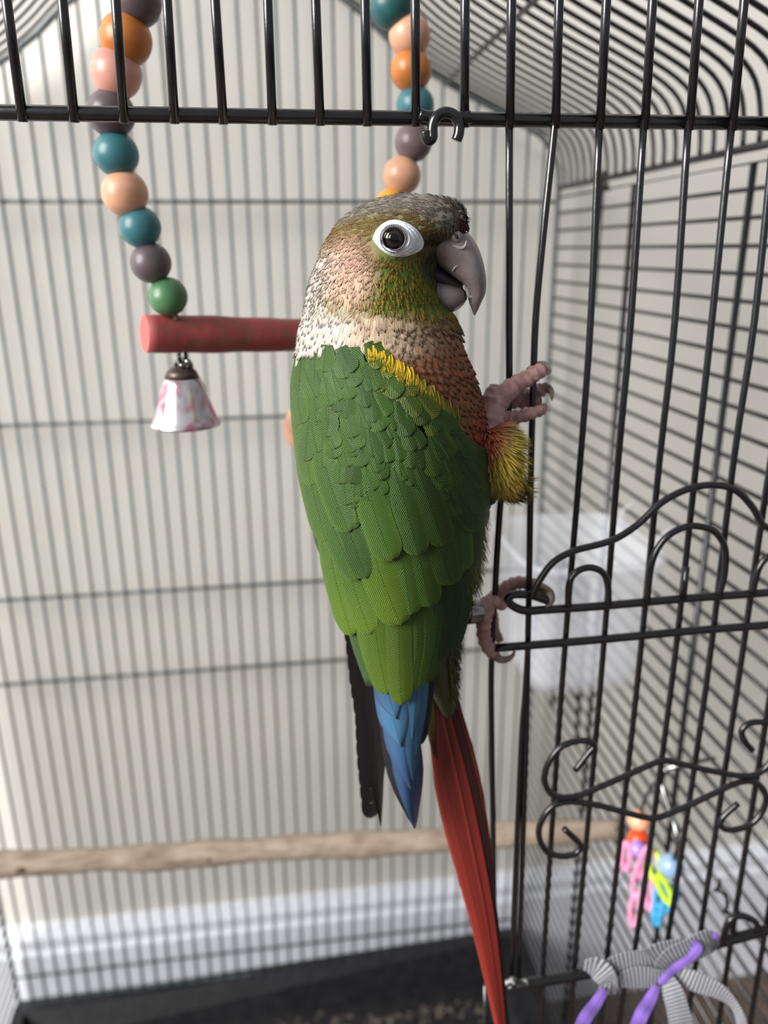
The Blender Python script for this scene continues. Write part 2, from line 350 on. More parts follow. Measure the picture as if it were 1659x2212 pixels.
SC = [[(1147, 1292), (1165, 1255), (1195, 1215), (1240, 1190), (1320, 1168), (1375, 1135), (1430, 1085), (1490, 1055), (1545, 1048), (1590, 1060), (1625, 1095), (1645, 1130), (1662, 1142), (1700, 1165), (1760, 1180)],
 [(1227, 1310), (1230, 1260), (1246, 1235), (1275, 1226), (1302, 1237), (1313, 1264), (1314, 1306)],
 [(1397, 1300), (1408, 1215), (1435, 1165), (1475, 1140), (1510, 1137), (1545, 1150), (1566, 1185), (1565, 1240), (1553, 1286)],
 [(1475, 1294), (1483, 1225)],
 [(1625, 1282), (1640, 1225), (1665, 1200), (1700, 1198), (1725, 1220), (1722, 1270)],
 [(1243, 1664), (1272, 1626), (1284, 1612), (1272, 1602), (1245, 1601), (1210, 1615), (1185, 1648), (1176, 1680), (1185, 1708), (1210, 1722), (1250, 1718), (1300, 1698), (1360, 1672), (1400, 1654), (1433, 1643), (1470, 1650), (1540, 1666), (1600, 1676), (1635, 1672), (1662, 1650), (1690, 1610), (1685, 1575), (1655, 1561), (1620, 1562), (1602, 1580), (1610, 1603), (1625, 1620)],
 [(1219, 1790), (1250, 1820), (1254, 1832), (1240, 1845), (1210, 1849), (1180, 1838), (1165, 1810), (1167, 1780), (1190, 1745), (1225, 1732), (1280, 1737), (1340, 1752), (1395, 1766), (1425, 1765), (1480, 1743), (1540, 1715), (1590, 1692), (1625, 1688), (1645, 1700), (1655, 1725), (1645, 1755), (1620, 1782), (1580, 1793), (1558, 1785), (1562, 1765), (1595, 1735)]]
for i, L in enumerate(SC): tube('scroll' if i in (0, 5, 6) else 'hoop', px(L, -.0058 if i in (0, 5, 6) else -.0048, 6), .00102, M_wire, fp, 10)
tube('latch_hook', px([(918, 284), (921, 298), (927, 304), (934, 296), (934, 275), (942, 254), (960, 243), (980, 249), (991, 268), (991, 288), (986, 303)], -.0045), .0013, M_wire, fp, 10)
tube('weld_bead', px([(905, 246), (925, 252), (1000, 254), (1018, 253)], -.0022), [.0009]+[.0014]*11+[.0016]*6+[.0006], M_wire, fp, 8)
tube('weld_bead', px([(1092, 2126), (1106, 2119), (1124, 2124), (1140, 2122)], -.0058), [.0008]+[.0013]*17+[.0007], M_chip, fp, 8)
tube('wire', px([(1049, 2128), (1052, 2330)], -.001), .0011, M_wire, fp, 6)
tube('latch_loop', px([(1560, 2035), (1575, 1990), (1600, 1978), (1630, 1990), (1640, 2012)], -.006), .0012, M_wire, fp, 8)
tube('latch_spring', [onY(1545+8*t+9*math.cos(t*3), 1900+22*t+9*math.sin(t*3), .03) for t in np.linspace(0, 5, 60)], .0007, M_wire, fp, 6)
# tray under the cage
tb = MB(); zt0, zt1 = .004, ZB+.012
def tray_ring(x0, x1, y0, y1, zl, zr): return [(x0, y0, zl), (x1, y0, zr), (x1, y1, zr), (x0, y1, zl)]
rings = [tray_ring(XL+.012, XR-.012, .012, YB-.012, .004, .004), tray_ring(XL-.006, XR+.006, -.008, YB+.005, ZB-.014, ZB+.004), tray_ring(XL-.006, XR+.006, -.008, YB+.005, ZB-.008, ZB+.012),
         tray_ring(XL+.004, XR-.004, .004, YB-.004, ZB-.008, ZB+.012), tray_ring(XL+.014, XR-.014, .014, YB-.018, ZB-.03, ZB-.03), tray_ring(XL+.02, XR-.02, .02, YB-.05, ZB-.034, ZB-.034), tray_ring(XL+.024, XR-.024, .024, YB-.056, ZB-.06, ZB-.06)]
V = sum(rings, []); Fc = [(3, 2, 1, 0)]
for i in range(6):
    for k in range(4): Fc.append((i*4+k, i*4+(k+1) % 4, i*4+4+(k+1) % 4, i*4+4+k))
Fc.append((24, 25, 26, 27)); tb.add(V, Fc); tb.build('base_tray', M_tray, cage, False)
# seed husks and droppings scattered in the tray
lit = MB()
for i in range(520):
    t = rng.random()
    if t < .5: x, y, z = rng.uniform(XL+.03, XR-.03), YB-.035+rng.normal()*.006, ZB-.031
    else: x, y, z = rng.uniform(XL+.03, XR-.03), rng.uniform(.03, YB-.06), ZB-.059
    r = abs(rng.normal())*.0009+.0006
    a = rng.uniform(0, 6.28); c, s = math.cos(a), math.sin(a)
    pts = [(x+r*2*c, y+r*2*s, z), (x-r*s, y+r*c, z+r*.4), (x-r*2*c, y-r*2*s, z), (x+r*s, y-r*c, z+r*.3), (x, y, z+r*1.1)]
    lit.add(pts, [(0, 1, 4), (1, 2, 4), (2, 3, 4), (3, 0, 4)])
for (u, v_) in ((655, 2165), (600, 2140), (220, 2195), (610, 2130), (430, 2190)):
    p = onZ(u, v_, ZB-.028); lit.add(*ball_geo(p+np.array([0, 0, .002]), .006, .005, .004, 10, 6))
lo = lit.build('seed_husk_litter', mat('seed_husk', (98, 90, 82), .85, noise=(150, (50, 46, 43), .4, .7)), None, True, np.array([XC, YB/2, ZB-.06])); lo['kind'] = 'stuff'
lo['label'] = 'pale seed husks and crumbs scattered in the black cage tray'; lo['category'] = 'seed husks'

# ------------------------------------------------------------------ perch
a = onY(-60, 1873, .20); b = onX(1345, 1790, XR+.006)
pp = []; rr = []
b0 = b; a0 = a
for i in range(41):
    t = i/40; p = a0+(b0-a0)*t; p = p+np.array([0, 0, .0006*math.sin(t*17)+.0003*math.sin(t*41)]); pp.append(p); rr.append(.0074+.0006*math.sin(t*23+1)+.0004*math.sin(t*57))
po = tube('wooden_perch', pp, rr, M_perch, None, 14, False, (a0+b0)/2)
po['label'] = 'pale raw wooden branch perch running across the cage behind the parrot'; po['category'] = 'perch'
kn = MB()
for u, v_ in ((418, 1862), (50, 1885)):
    t = (u+60)/1405; c = pp[int(round(t*40))]; kn.add(*ball_geo(c+np.array([0, -.0068, .001]), .0034, .0012, .0018, 10, 6))
k_ = kn.build('knot', mat('dark_knot', (96, 70, 56), .8), po)

# ------------------------------------------------------------------ bead swing
sw0 = onY(560, 720, .075)
sw = thing('bead_swing', 'bird swing of coloured wooden beads with red perch bar and bell', 'bird swing', sw0)
SWY0, SWY1 = .055, .085
BC = {'orange': (204, 122, 52), 'peach': (220, 166, 134), 'pink': (216, 154, 138), 'dark': (92, 80, 84), 'mauve': (110, 92, 96), 'teal': (54, 114, 122), 'dteal': (34, 92, 94), 'green': (76, 122, 80), 'yellow': (226, 164, 52)}
BM = {k: wood_bead(k+'_bead', c) for k, c in BC.items()}
left = [(300, -75, 44, 'teal'), (295, 2, 45, 'dark'), (272, 85, 47, 'orange'), (251, 158, 46, 'pink'), (240, 245, 44, 'dark'), (251, 333, 42, 'teal'), (270, 418, 44, 'peach'), (303, 491, 40, 'teal'), (326, 568, 40, 'dark'), (363, 641, 39, 'green')]
right = [(815, -60, 42, 'orange'), (846, 12, 42, 'dteal'), (885, 77, 40, 'peach'), (888, 152, 40, 'orange'), (897, 228, 37, 'teal'), (893, 308, 37, 'mauve'), (868, 379, 38, 'peach'), (846, 447, 36, 'yellow'), (815, 510, 37, 'teal'), (790, 580, 37, 'dark'), (775, 648, 37, 'green')]
bead_names = {'orange': 'orange bead', 'peach': 'peach bead', 'pink': 'salmon pink bead', 'dark': 'dark grey bead', 'mauve': 'mauve grey bead', 'teal': 'teal blue bead', 'dteal': 'dark teal bead', 'green': 'green bead', 'yellow': 'yellow orange bead'}
for lst, Y in ((left, SWY0), (right, SWY1)):
    for i, (u, v_, r, c) in enumerate(lst):
        p = onY(u, v_, Y); s = (Y+.21)*1.0/FPX*1.02
        q = onY(*lst[min(i+1, len(lst)-1)][:2], Y)-onY(*lst[max(i-1, 0)][:2], Y)
        R = r*s; prof = [(R*math.sin(t)*(1 if .2 < t < 2.94 else 1), R*.97*math.cos(t)) for t in np.linspace(.16, math.pi-.16, 15)]
        vv, ff = lathe_geo(prof, p, 22, -q); o = mesh_obj('bead', vv, ff, BM[c], sw); o['label'] = bead_names[c]
    tube('cord', [onY(u, v_, Y) for u, v_, _, _ in lst]+[onY(lst[-1][0]+20, 690, Y)], .0009, M_string, sw, 6)
a = onY(312, 721, SWY0); b = onY(838, 726, SWY1+.004)
ax = b-a; N = 30; pp = []; rr = []
for i in range(N+1):
    t = i/N; pp.append(a+ax*t); rr.append(.0058*(1+.035*math.sin(t*9)+.02*math.sin(t*31)))
vv, ff = tube_geo(pp, rr, 20); o = mesh_obj('perch_bar', vv, ff, [M_red, M_redcut], sw)
o.data.polygons[len(ff)-2].material_index = 1; o.data.polygons[len(ff)-1].material_index = 1
o.data.polygons[len(ff)-2].use_smooth = False; o.data.polygons[len(ff)-1].use_smooth = False
o['label'] = 'red dyed wooden perch bar'
s = (SWY0+.005+.21)/FPX*1.02; bc = onY(402, 918, SWY0+.004)
prof = [(72, 0), (73, 4), (69, 8), (62, 24), (55, 44), (49, 66), (43, 85), (37, 97), (30, 103), (12, 105), (2, 105)]
prof = [(r*s, h*s) for r, h in prof]+[]
vv, ff = lathe_geo([(r*.93, h) for r, h in prof[::-1][3:]][::1]+prof[:], bc, 32, None, False)
bell = mesh_obj('bell', vv, ff, M_bell, sw); bell['label'] = 'small silver bell with pink swirls'
vv, ff = lathe_geo([(36*s, 98*s), (30*s, 112*s), (20*s, 120*s), (4*s, 122*s)], bc, 20); mesh_obj('bell_cap', vv, ff, mat('dark_cap_metal', (84, 70, 66), .4, metal=.6), bell)
def loop(cx, cy, rx, ry, Y, n=20, ph=0): return [onY(cx+rx*math.cos(2*math.pi*k/n), cy+ry*math.sin(2*math.pi*k/n), Y+.002*math.sin(4*math.pi*k/n+ph)) for k in range(n)]
tube('bell_loop', loop(396, 796, 17, 19, SWY0+.004), .0009, M_steel, bell, 8, True)
tube('hanging_link', loop(394, 770, 8, 20, SWY0+.003, ph=1.5), .0008, M_steel, sw, 8, True)
vv, ff = ball_geo(bc+np.array([0, 0, .003]), .0028, .0028, .0028); mesh_obj('clapper', vv, ff, M_steel, bell)
p = onY(655, 925, SWY1); vv, ff = ball_geo(p, .0075, .0075, .0088); o = mesh_obj('bead', vv, ff, BM['peach'], sw); o['label'] = 'peach bead hanging under the bar'
tube('cord', [onY(655, 735, SWY1-.006), p], .0008, M_string, sw, 6)
for st, Y in ((left, SWY0), (right, SWY1)):
    u, v_ = st[0][:2]; p = onY(u, v_, Y); tube('cord', [p, (XC+.06*(1 if st is right else -1)*.5, Y, arch_z(XC+.03)-.001)], .0009, M_string, sw, 6)

# ------------------------------------------------------------------ food cup on the side wall
TX = XR-.004
y0 = float(onX(1455, 1330, TX)[1]); y1 = y0+.085
zt = float(onX(1440, 1195, TX)[2]); zb = zt-.075; x0 = TX-.075
mb = MB()
def cup_ring(z, k, x_in): 
    out = []; cx, cy = (x_in+TX)/2, (y0+y1)/2; hx, hy = (TX-x_in)/2*k, (y1-y0)/2*k
    for i in range(32):
        a = 2*math.pi*i/32; c, s_ = math.cos(a), math.sin(a)
        out.append((cx+hx*math.copysign(abs(c)**.45, c), cy+hy*math.copysign(abs(s_)**.45, s_), z))
    return out
rg = [cup_ring(zb, .78, x0), cup_ring(zb+.006, .84, x0), cup_ring(zt-.004, .97, x0), cup_ring(zt-.003, 1.04, x0), cup_ring(zt, 1.04, x0), cup_ring(zt, .95, x0), cup_ring(zb+.008, .81, x0), cup_ring(zb+.003, .74, x0)]
mb.add(sum(rg, []), grid_faces(32, 8, True)+[tuple(range(31, -1, -1)), tuple(range(224, 256))])
cu = mb.build('food_cup', M_cup, None, True, np.array([x0, (y0+y1)/2, zb])); cu['label'] = 'translucent clear plastic food cup hooked on the side wires'; cu['category'] = 'food cup'
for yy in (y0+.02, y1-.02):
    tube('hook', [(TX-.002, yy, zt-.02), (TX-.002, yy, zt+.006), (XR+.001, yy, zt+.012), (XR+.004, yy, zt+.004)], .0012, M_cup, cu, 6)

# ------------------------------------------------------------------ plastic chain toy
TXX = XR-.022
def tp(u, v_, dx=0): return onX(u, v_, TXX+dx)
toy = thing('chain_toy', 'plastic bead and chain link bird toy hanging beside the side wires', 'bird toy', tp(1410, 2010))
PM = {'peach': (240, 170, 130), 'red': (232, 76, 30), 'purple': (160, 130, 205), 'pink': (226, 150, 184), 'lime': (176, 206, 36), 'sky': (140, 170, 206), 'blue': (70, 160, 206)}
PMm = {k: plastic(k+'_plastic', c) for k, c in PM.items()}
PXM = float(np.linalg.norm(tp(1410, 1850)-tp(1410, 1851)))*.9
for u, v_, r, c in ((1382, 1772, 27, 'peach'), (1380, 1815, 27, 'red'), (1378, 1834, 20, 'purple'), (1450, 1870, 27, 'sky')):
    vv, ff = ball_geo(tp(u, v_, -.004 if c == 'purple' else 0), r*PXM, r*PXM, r*PXM*(1.0 if c != 'peach' else .85)); o = mesh_obj('bead', vv, ff, PMm[c], toy); o['label'] = c.replace('sky', 'pale blue')+' plastic bead'
def link(c, u, v_, rx, ry, ang, dx=0, th=7):
    P = []
    for k in range(18):
        a = 2*math.pi*k/18; x_, y_ = rx*math.cos(a), ry*math.sin(a); P.append(tp(u+x_*math.cos(ang)-y_*math.sin(ang), v_+x_*math.sin(ang)+y_*math.cos(ang), dx+.0015*math.cos(a)))
    tube('chain_link', P, th*PXM, PMm[c], toy, 8, True)
link('pink', 1353, 1850, 9, 30, .06); link('pink', 1392, 1862, 9, 34, .35, -.003); link('pink', 1380, 1905, 12, 34, .15); link('pink', 1402, 1925, 9, 40, -.05, .003); link('pink', 1372, 1965, 10, 34, .1)
link('lime', 1415, 1870, 12, 36, -.15); link('lime', 1436, 1922, 9, 34, -.45, -.003); link('blue', 1424, 1945, 9, 36, .05); link('blue', 1448, 1940, 12, 30, .4, .003); link('blue', 1420, 1975, 8, 22, .1)
tube('hanging_wire', [tp(u, v_) for u, v_ in catmull([(1440, 1660), (1430, 1690), (1445, 1745), (1460, 1790), (1464, 1830), (1455, 1860)], 5)], .0013, M_steel, toy, 8)
tube('hanging_wire', [tp(u, v_) for u, v_ in catmull([(1440, 1660), (1405, 1705), (1388, 1740), (1382, 1800), (1380, 1850)], 5)], .0009, M_steel, toy, 8)
tube('hanging_hook', [tp(1440, 1660), np.array([XR-.006, tp(1440, 1660)[1], tp(1440, 1650)[2]]), np.array([XR+.002, tp(1440, 1660)[1], tp(1440, 1645)[2]])], .001, M_steel, toy, 6)

# ------------------------------------------------------------------ ribbons tied round the lower rail
def ribbon_geo(pts, wd, Yf, twist=None):
    """flat strip: px path, half width px, per-point Y"""
    C = catmull([(u, v_, Y, h, tw) for (u, v_, Y, h, tw) in pts], 6); V = []; uv = []; L = 0; P = []
    for i, q in enumerate(C): P.append(onY(q[0], q[1], q[2]))
    for i, q in enumerate(C):
        t = np.array(C[min(i+1, len(C)-1)])[:2]-np.array(C[max(i-1, 0)])[:2]; t /= np.linalg.norm(t)+1e-9
        n = np.array([-t[1], t[0]]); h = q[3]; tw = q[4]
        if i: L += np.linalg.norm(P[i]-P[i-1])
        for sgn in (-1, 0, 1):
            V.append(onY(q[0]+n[0]*h*sgn*math.cos(tw), q[1]+n[1]*h*sgn*math.cos(tw), q[2]+sgn*h*.00012*math.sin(tw)-(.0002 if sgn == 0 else 0))); uv.append((sgn*.5+.5, L))
    return V, grid_faces(3, len(C)), uv
def ribbon(name, strips, m, label):
    V = []; Fc = []; UV = []
    for s_ in strips:
        v_, f_, u_ = ribbon_geo(s_, 0, 0); k = len(V); V += v_; UV += u_; Fc += [tuple(i+k for i in q) for q in f_]
    o = mesh_obj(name, V, Fc, m, None, False, onY(1400, 2212, -.008))
    l = o.data.uv_layers.new(name='UVMap')
    for lp in o.data.loops: l.data[lp.index].uv = UV[lp.vertex_index]
    so = o.modifiers.new('thick', 'SOLIDIFY'); so.thickness = .0003
    o['label'] = label; o['category'] = 'ribbon'; return o
ribbon('grey_ribbon', [
  [(1262, 2085, -.007, 12, .6), (1290, 2092, -.0085, 24, .3), (1312, 2115, -.010, 22, .2), (1330, 2140, -.008, 12, 1.0)],
  [(1300, 2120, -.009, 16, 0), (1322, 2128, -.0095, 22, .3), (1345, 2118, -.008, 16, 1)],
  [(1310, 2095, -.008, 20, .2), (1350, 2085, -.0085, 26, .1), (1400, 2078, -.0085, 28, .2), (1430, 2062, -.0085, 26, .2), (1480, 2048, -.0085, 22, .2)],
  [(1418, 2110, -.008, 14, .2), (1450, 2075, -.009, 26, .3), (1490, 2055, -.0095, 26, .2), (1530, 2035, -.0095, 26, .2), (1555, 2030, -.007, 18, .9)],
  [(1340, 2118, -.0085, 16, .3), (1385, 2112, -.009, 24, .2), (1430, 2112, -.009, 18, .2), (1462, 2100, -.0085, 8, .4)],
  [(1440, 2105, -.010, 10, .3), (1452, 2140, -.013, 22, .2), (1464, 2180, -.015, 24, .1), (1474, 2230, -.017, 26, 0), (1480, 2290, -.017, 24, 0)],
  [(1462, 2102, -.010, 14, .3), (1500, 2120, -.013, 22, .2), (1550, 2140, -.015, 18, .3), (1585, 2170, -.016, 12, .6), (1602, 2210, -.017, 12, .4), (1612, 2270, -.017, 12, .4)]],
  ribbon_mat('grey_grosgrain', (168, 170, 176)), 'grey ribbed grosgrain ribbon knotted round the lower front rail')
ribbon('purple_ribbon', [
  [(1496, 2035, -.0105, 6, .8), (1506, 2048, -.011, 12, .3), (1490, 2070, -.0115, 10, .4), (1455, 2095, -.0115, 9, .2), (1425, 2125, -.0115, 8, .3)],
  [(1530, 2015, -.009, 4, .3), (1545, 2022, -.0095, 7, .3), (1553, 2030, -.009, 4, .5)],
  [(1418, 2130, -.011, 10, .4), (1402, 2165, -.013, 14, .2), (1385, 2195, -.014, 16, .3), (1360, 2260, -.014, 14, .2)],
  [(1306, 2138, -.0105, 10, .3), (1286, 2170, -.012, 13, .2), (1262, 2205, -.013, 14, .1), (1235, 2270, -.013, 14, .1)]],
  ribbon_mat('purple_raffia', (140, 108, 200), False), 'purple shiny ribbon strip threaded through the grey ribbon knot')

# ================================================================== the parrot
# Body surface: horizontal slices. Bird space: U, V (profile, image scale) and W (metres toward the viewer's side = its right flank).
def D0(V): return smooth([(300, .203), (900, .203), (1300, .204), (1500, .203), (1800, .199), (2212, .194), (2400, .192)], V, 1)
def P(U, V, W): return atD(U, V, D0(V)-W)
MPX = .000112                                   # metres per unit of U, V on the bird
BODY = [(418, 872, 888, .0004), (422, 848, 930, .003), (428, 824, 962, .0055), (438, 797, 987, .008), (455, 764, 1003, .0105), (475, 738, 1010, .012), (495, 722, 1006, .013), (512, 710, 986, .0138),
        (530, 700, 964, .0142), (560, 688, 950, .0148), (600, 672, 948, .0155), (640, 662, 955, .016), (672, 656, 972, .0165), (700, 650, 986, .0175), (730, 645, 994, .0188), (760, 640, 1004, .0202),
        (800, 634, 1020, .0222), (850, 632, 1035, .0238), (900, 640, 1047, .0248), (960, 648, 1054, .0255), (1020, 656, 1054, .0256), (1100, 670, 1050, .0248), (1180, 694, 1044, .0228), (1250, 726, 1033, .0200),
        (1320, 772, 1003, .0165), (1400, 850, 992, .012), (1460, 905, 986, .0085), (1510, 938, 984, .0055), (1540, 955, 980, .003), (1552, 964, 974, .0006)]
def cab(V):
    l, r, b = smooth(BODY, V, 1), smooth(BODY, V, 2), smooth(BODY, V, 3); return (l+r)/2, max(1, (r-l)/2), max(.0002, b)
def S(V, th):
    c, a, b = cab(V); U = c+a*math.cos(th); return P(U, V, b*math.sin(th)), U
def Wbody(U, V):
    c, a, b = cab(V); x = (U-c)/a; return b*math.sqrt(max(0, 1-x*x))
WING = [(740, 650, 950, .0198), (800, 636, 1000, .0234), (850, 628, 1034, .0262), (1000, 638, 1062, .0282), (1150, 664, 1052, .0262), (1230, 692, 1032, .0244), (1300, 722, 1008, .0222), (1400, 750, 985, .0190), (1500, 785, 955, .0158), (1600, 812, 920, .013), (1700, 832, 905, .011), (1800, 855, 900, .009)]
def Wwing(U, V):
    l, r, b = smooth(WING, V, 1), smooth(WING, V, 2), smooth(WING, V, 3); c, a = (l+r)/2, (r-l)/2; x = (U-c)/a
    m = sstep(1080, 1380, V)
    return b*((1-m)*math.sqrt(max(.01, 1-.985*x*x))+m*(1-.4*min(x*x, 1.6)))
# plumage colours by place on the bird
C_ = {k: lin(v_) for k, v_ in dict(crown=(134, 124, 114), fore=(84, 54, 52), brow=(112, 112, 58), rust=(138, 88, 52), ear=(198, 154, 132), ear2=(214, 176, 150), nape=(226, 215, 199), napedk=(70, 64, 62), cheek=(82, 110, 36),
      cheekdk=(48, 58, 26), gold=(190, 146, 58), lore=(78, 66, 48), collar=(214, 186, 158), collardk=(80, 62, 50), breast=(164, 106, 74), breastdk=(74, 52, 40), olive=(128, 112, 40), belly=(92, 88, 46), red=(178, 62, 58), green=(76, 122, 42),
      yellow=(224, 190, 36), vent=(70, 72, 44), mantle=(70, 112, 46)).items()}
def blob(U, V, cu, cv, ru, rv, soft=.35):
    d = math.sqrt(((U-cu)/ru)**2+((V-cv)/rv)**2); return 1-sstep(1-soft, 1+soft, d)
def plum(U, V):
    """(main colour, fringe colour) of the contour feathers"""
    # lower: breast -> belly
    m = mixc(C_['breast'], C_['olive'], sstep(880, 1010, V)); m = mixc(m, C_['belly'], sstep(1020, 1120, V)); m = mixc(m, C_['vent'], sstep(1280, 1400, V))
    f = mixc(C_['breastdk'], mixc(C_['belly'], (0, 0, 0), .3), sstep(900, 1010, V))
    r_ = blob(U, V, 1050, 960, 40, 75); m = mixc(m, C_['red'], r_*.8)
    # collar (fades to rufous at the front)
    k = (1-sstep(760, 815, V+(U-800)*.2))*(1-sstep(850, 1000, U)*.72); m = mixc(m, C_['collar'], k); f = mixc(f, C_['collardk'], k)
    # nape
    k = 1-sstep(-30, 40, U-(735-(V-560)*.02+sstep(640, 740, V)*25)); k *= sstep(520, 575, V)*(1-sstep(775, 800, V)); m = mixc(m, C_['nape'], k); f = mixc(f, C_['napedk'], k)
    # head
    hd = 1-sstep(655, 715, V-(U-800)*.06)
    h = C_['cheek']; hf = C_['gold']
    k = sstep(590, 520, V); h = mixc(h, C_['brow'], k); hf = mixc(hf, C_['rust'], k)
    e = blob(U, V, 752, 592, 58, 74, .45); h = mixc(h, mixc(C_['ear'], C_['ear2'], sstep(560, 620, V)), e); hf = mixc(hf, C_['ear2'], e)
    l_ = blob(U, V, 938, 560, 30, 60); h = mixc(h, C_['lore'], l_); hf = mixc(hf, C_['cheekdk'], l_)
    crown = 1-sstep(-16, 22, V-(455+.0011*(U-870)**2*.9+ (0 if U < 900 else (U-900)*.55)))
    h = mixc(h, C_['crown'], crown); hf = mixc(hf, mixc(C_['crown'], (.3, .3, .28), .15), crown)
    fo = blob(U, V, 1005, 482, 22, 26); h = mixc(h, C_['fore'], fo); hf = mixc(hf, C_['fore'], fo)
    nk = (1-sstep(-20, 40, U-(712-(V-540)*.15)))*sstep(515, 570, V); h = mixc(h, C_['nape'], nk); hf = mixc(hf, C_['napedk'], nk)
    m = mixc(m, h, hd); f = mixc(f, hf, hd)
    # mantle behind the collar
    k = sstep(785, 800, V)*(1-sstep(-10, 20, U-(690+max(0, V-760)*.3))); m = mixc(m, C_['mantle'], k); f = mixc(f, C_['green'], k)
    return tuple(x*.72 for x in m), tuple(x*.68 for x in f)
def set_cols(o, cols, uvs=None):
    a = o.data.color_attributes.new('Col', 'FLOAT_COLOR', 'POINT'); a.data.foreach_set('color', [x for c in cols for x in (c[0], c[1], c[2], 1)])
    if uvs is not None:
        l = o.data.uv_layers.new(name='UVMap'); idx = np.zeros(len(o.data.loops), int); o.data.loops.foreach_get('vertex_index', idx)
        l.data.foreach_set('uv', np.array(uvs, float)[idx].ravel())

bird0 = P(900, 1400, 0)
bird = thing('parrot', 'green parrot with brown scalloped breast and red tail clinging to cage bars', 'parrot', bird0)
# ---- body, thigh and feet as one mesh
bm = MB(); cols = []
NV, NT = 120, 72; Vs = [418+(1552-418)*(i/(NV-1)) for i in range(NV)]
Vs = sorted(set(Vs+[419, 421, 424, 430, 434]))
verts = []
for V in Vs:
    for k in range(NT):
        p, U = S(V, 2*math.pi*k/NT); verts.append(p); cols.append(plum(U, V)[0])
n = len(Vs)
bm.add(verts, grid_faces(NT, n, True)+[tuple(range(NT-1, -1, -1)), tuple((n-1)*NT+k for k in range(NT))])
def thigh_pt(a, b_, k=1.0):
    c = math.cos(b_); return P(1074+42*k*c*math.cos(a)-12*math.sin(b_), 996-72*k*math.sin(b_), .002+.0065*k*c*math.sin(a))
tv = []
for i in range(17):
    b_ = -math.pi/2+math.pi*i/16
    for k in range(24): tv.append(thigh_pt(2*math.pi*k/24, b_)); cols.append(mixc(C_['olive'], C_['red'], .3*sstep(.2, 1, math.sin(b_))))
bm.add(tv, grid_faces(24, 17, True))
def toe(pts, r0, r1, knob=.12, n=7):
    """pts: (U, V, W) path; lumpy pads along the toe"""
    C = catmull(pts, n); N = len(C); T = [i/(N-1) for i in range(N)]
    Pp = [P(*q) for q in C]; L = sum(np.linalg.norm(Pp[i+1]-Pp[i]) for i in range(N-1))
    R = [(r0+(r1-r0)*t)*(1+knob*math.sin(2*math.pi*t*L/.0023))*(1 if t < .93 else .86) for t in T]
    v_, f_ = tube_geo(Pp, R, 12); bm.add(v_, f_, 1)
    for _ in v_: cols.append((.4, .25, .24))
# depth of the front wires relative to the bird's centre plane (W): about -0.013
WB = -.0135
toe([(1052, 958, 0.001), (1056, 925, -.001), (1060, 892, -.003), (1072, 862, -.005), (1084, 846, -.006)], .0039, .0036, .04)
toe([(1076, 868, -.006), (1092, 848, -.007), (1112, 833, -.0085), (1136, 819, -.0095), (1158, 805, -.0100), (1172, 799, -.0115)], .0029, .0019, .09)
toe([(1070, 866, -.012), (1086, 848, -.0165), (1118, 856, -.0175), (1146, 852, -.0175), (1170, 842, -.0165), (1178, 836, -.0165)], .0024, .0017, .16)
toe([(1068, 890, -.006), (1088, 902, -.0085), (1115, 902, -.0095), (1145, 894, -.0105), (1166, 887, -.0125), (1171, 882, -.0155)], .0021, .0014, .12)
toe([(1072, 872, -.010), (1092, 868, -.017), (1120, 868, -.018), (1150, 866, -.018), (1160, 866, -.0165)], .0020, .0017, .2)
# lower foot
toe([(988, 1312, -.001), (1010, 1321, -.003), (1034, 1320, -.005), (1052, 1314, -.0085)], .0026, .0032, .03)
toe([(1046, 1306, -.0085), (1066, 1300, -.0095), (1084, 1306, -.0092), (1096, 1296, -.0098), (1105, 1284, -.0115)], .0021, .0012, .1)
toe([(1050, 1308, -.0105), (1068, 1290, -.0160), (1092, 1270, -.0165), (1118, 1259, -.0165), (1148, 1262, -.0165), (1174, 1274, -.0145)], .0021, .0019, .1)
toe([(1052, 1316, -.0080), (1046, 1340, -.0082), (1044, 1366, -.0084), (1050, 1390, -.0088), (1062, 1408, -.0100), (1074, 1407, -.0108)], .0022, .0019, .1)
toe([(1054, 1312, -.012), (1064, 1330, -.0175), (1068, 1360, -.0175), (1080, 1384, -.0175)], .0019, .0014, .1)
body = bm.build('body', [M_skin, M_foot], bird); set_cols(body, cols)
body['label'] = 'feathered body with pinkish scaly feet'
def claw(pts, r):
    C = catmull(pts, 6); N = len(C); v_, f_ = tube_geo([P(*q) for q in C], [r*(1-(i/(N-1)))**.75+.00012 for i in range(N)], 10); mesh_obj('claw', v_, f_, M_claw, bird)
claw([(1170, 799, -.0115), (1182, 800, -.0150), (1174, 788, -.0185), (1158, 787, -.0195), (1137, 797, -.0190)], .0015)
claw([(1176, 836, -.0165), (1186, 840, -.0150), (1192, 850, -.0140), (1192, 866, -.0135)], .0013)
claw([(1172, 883, -.0155), (1177, 876, -.0180), (1168, 878, -.0200), (1158, 884, -.0205)], .0010)
claw([(1172, 1272, -.0145), (1186, 1280, -.0120), (1191, 1296, -.0105), (1183, 1308, -.0105), (1168, 1316, -.0115)], .0016)
claw([(1066, 1412, -.0102), (1080, 1424, -.0090), (1096, 1424, -.0086), (1108, 1415, -.0086), (1113, 1401, -.0092)], .0014)
claw([(1104, 1286, -.0113), (1108, 1281, -.0135), (1104, 1279, -.0155), (1096, 1284, -.0165)], .0007)
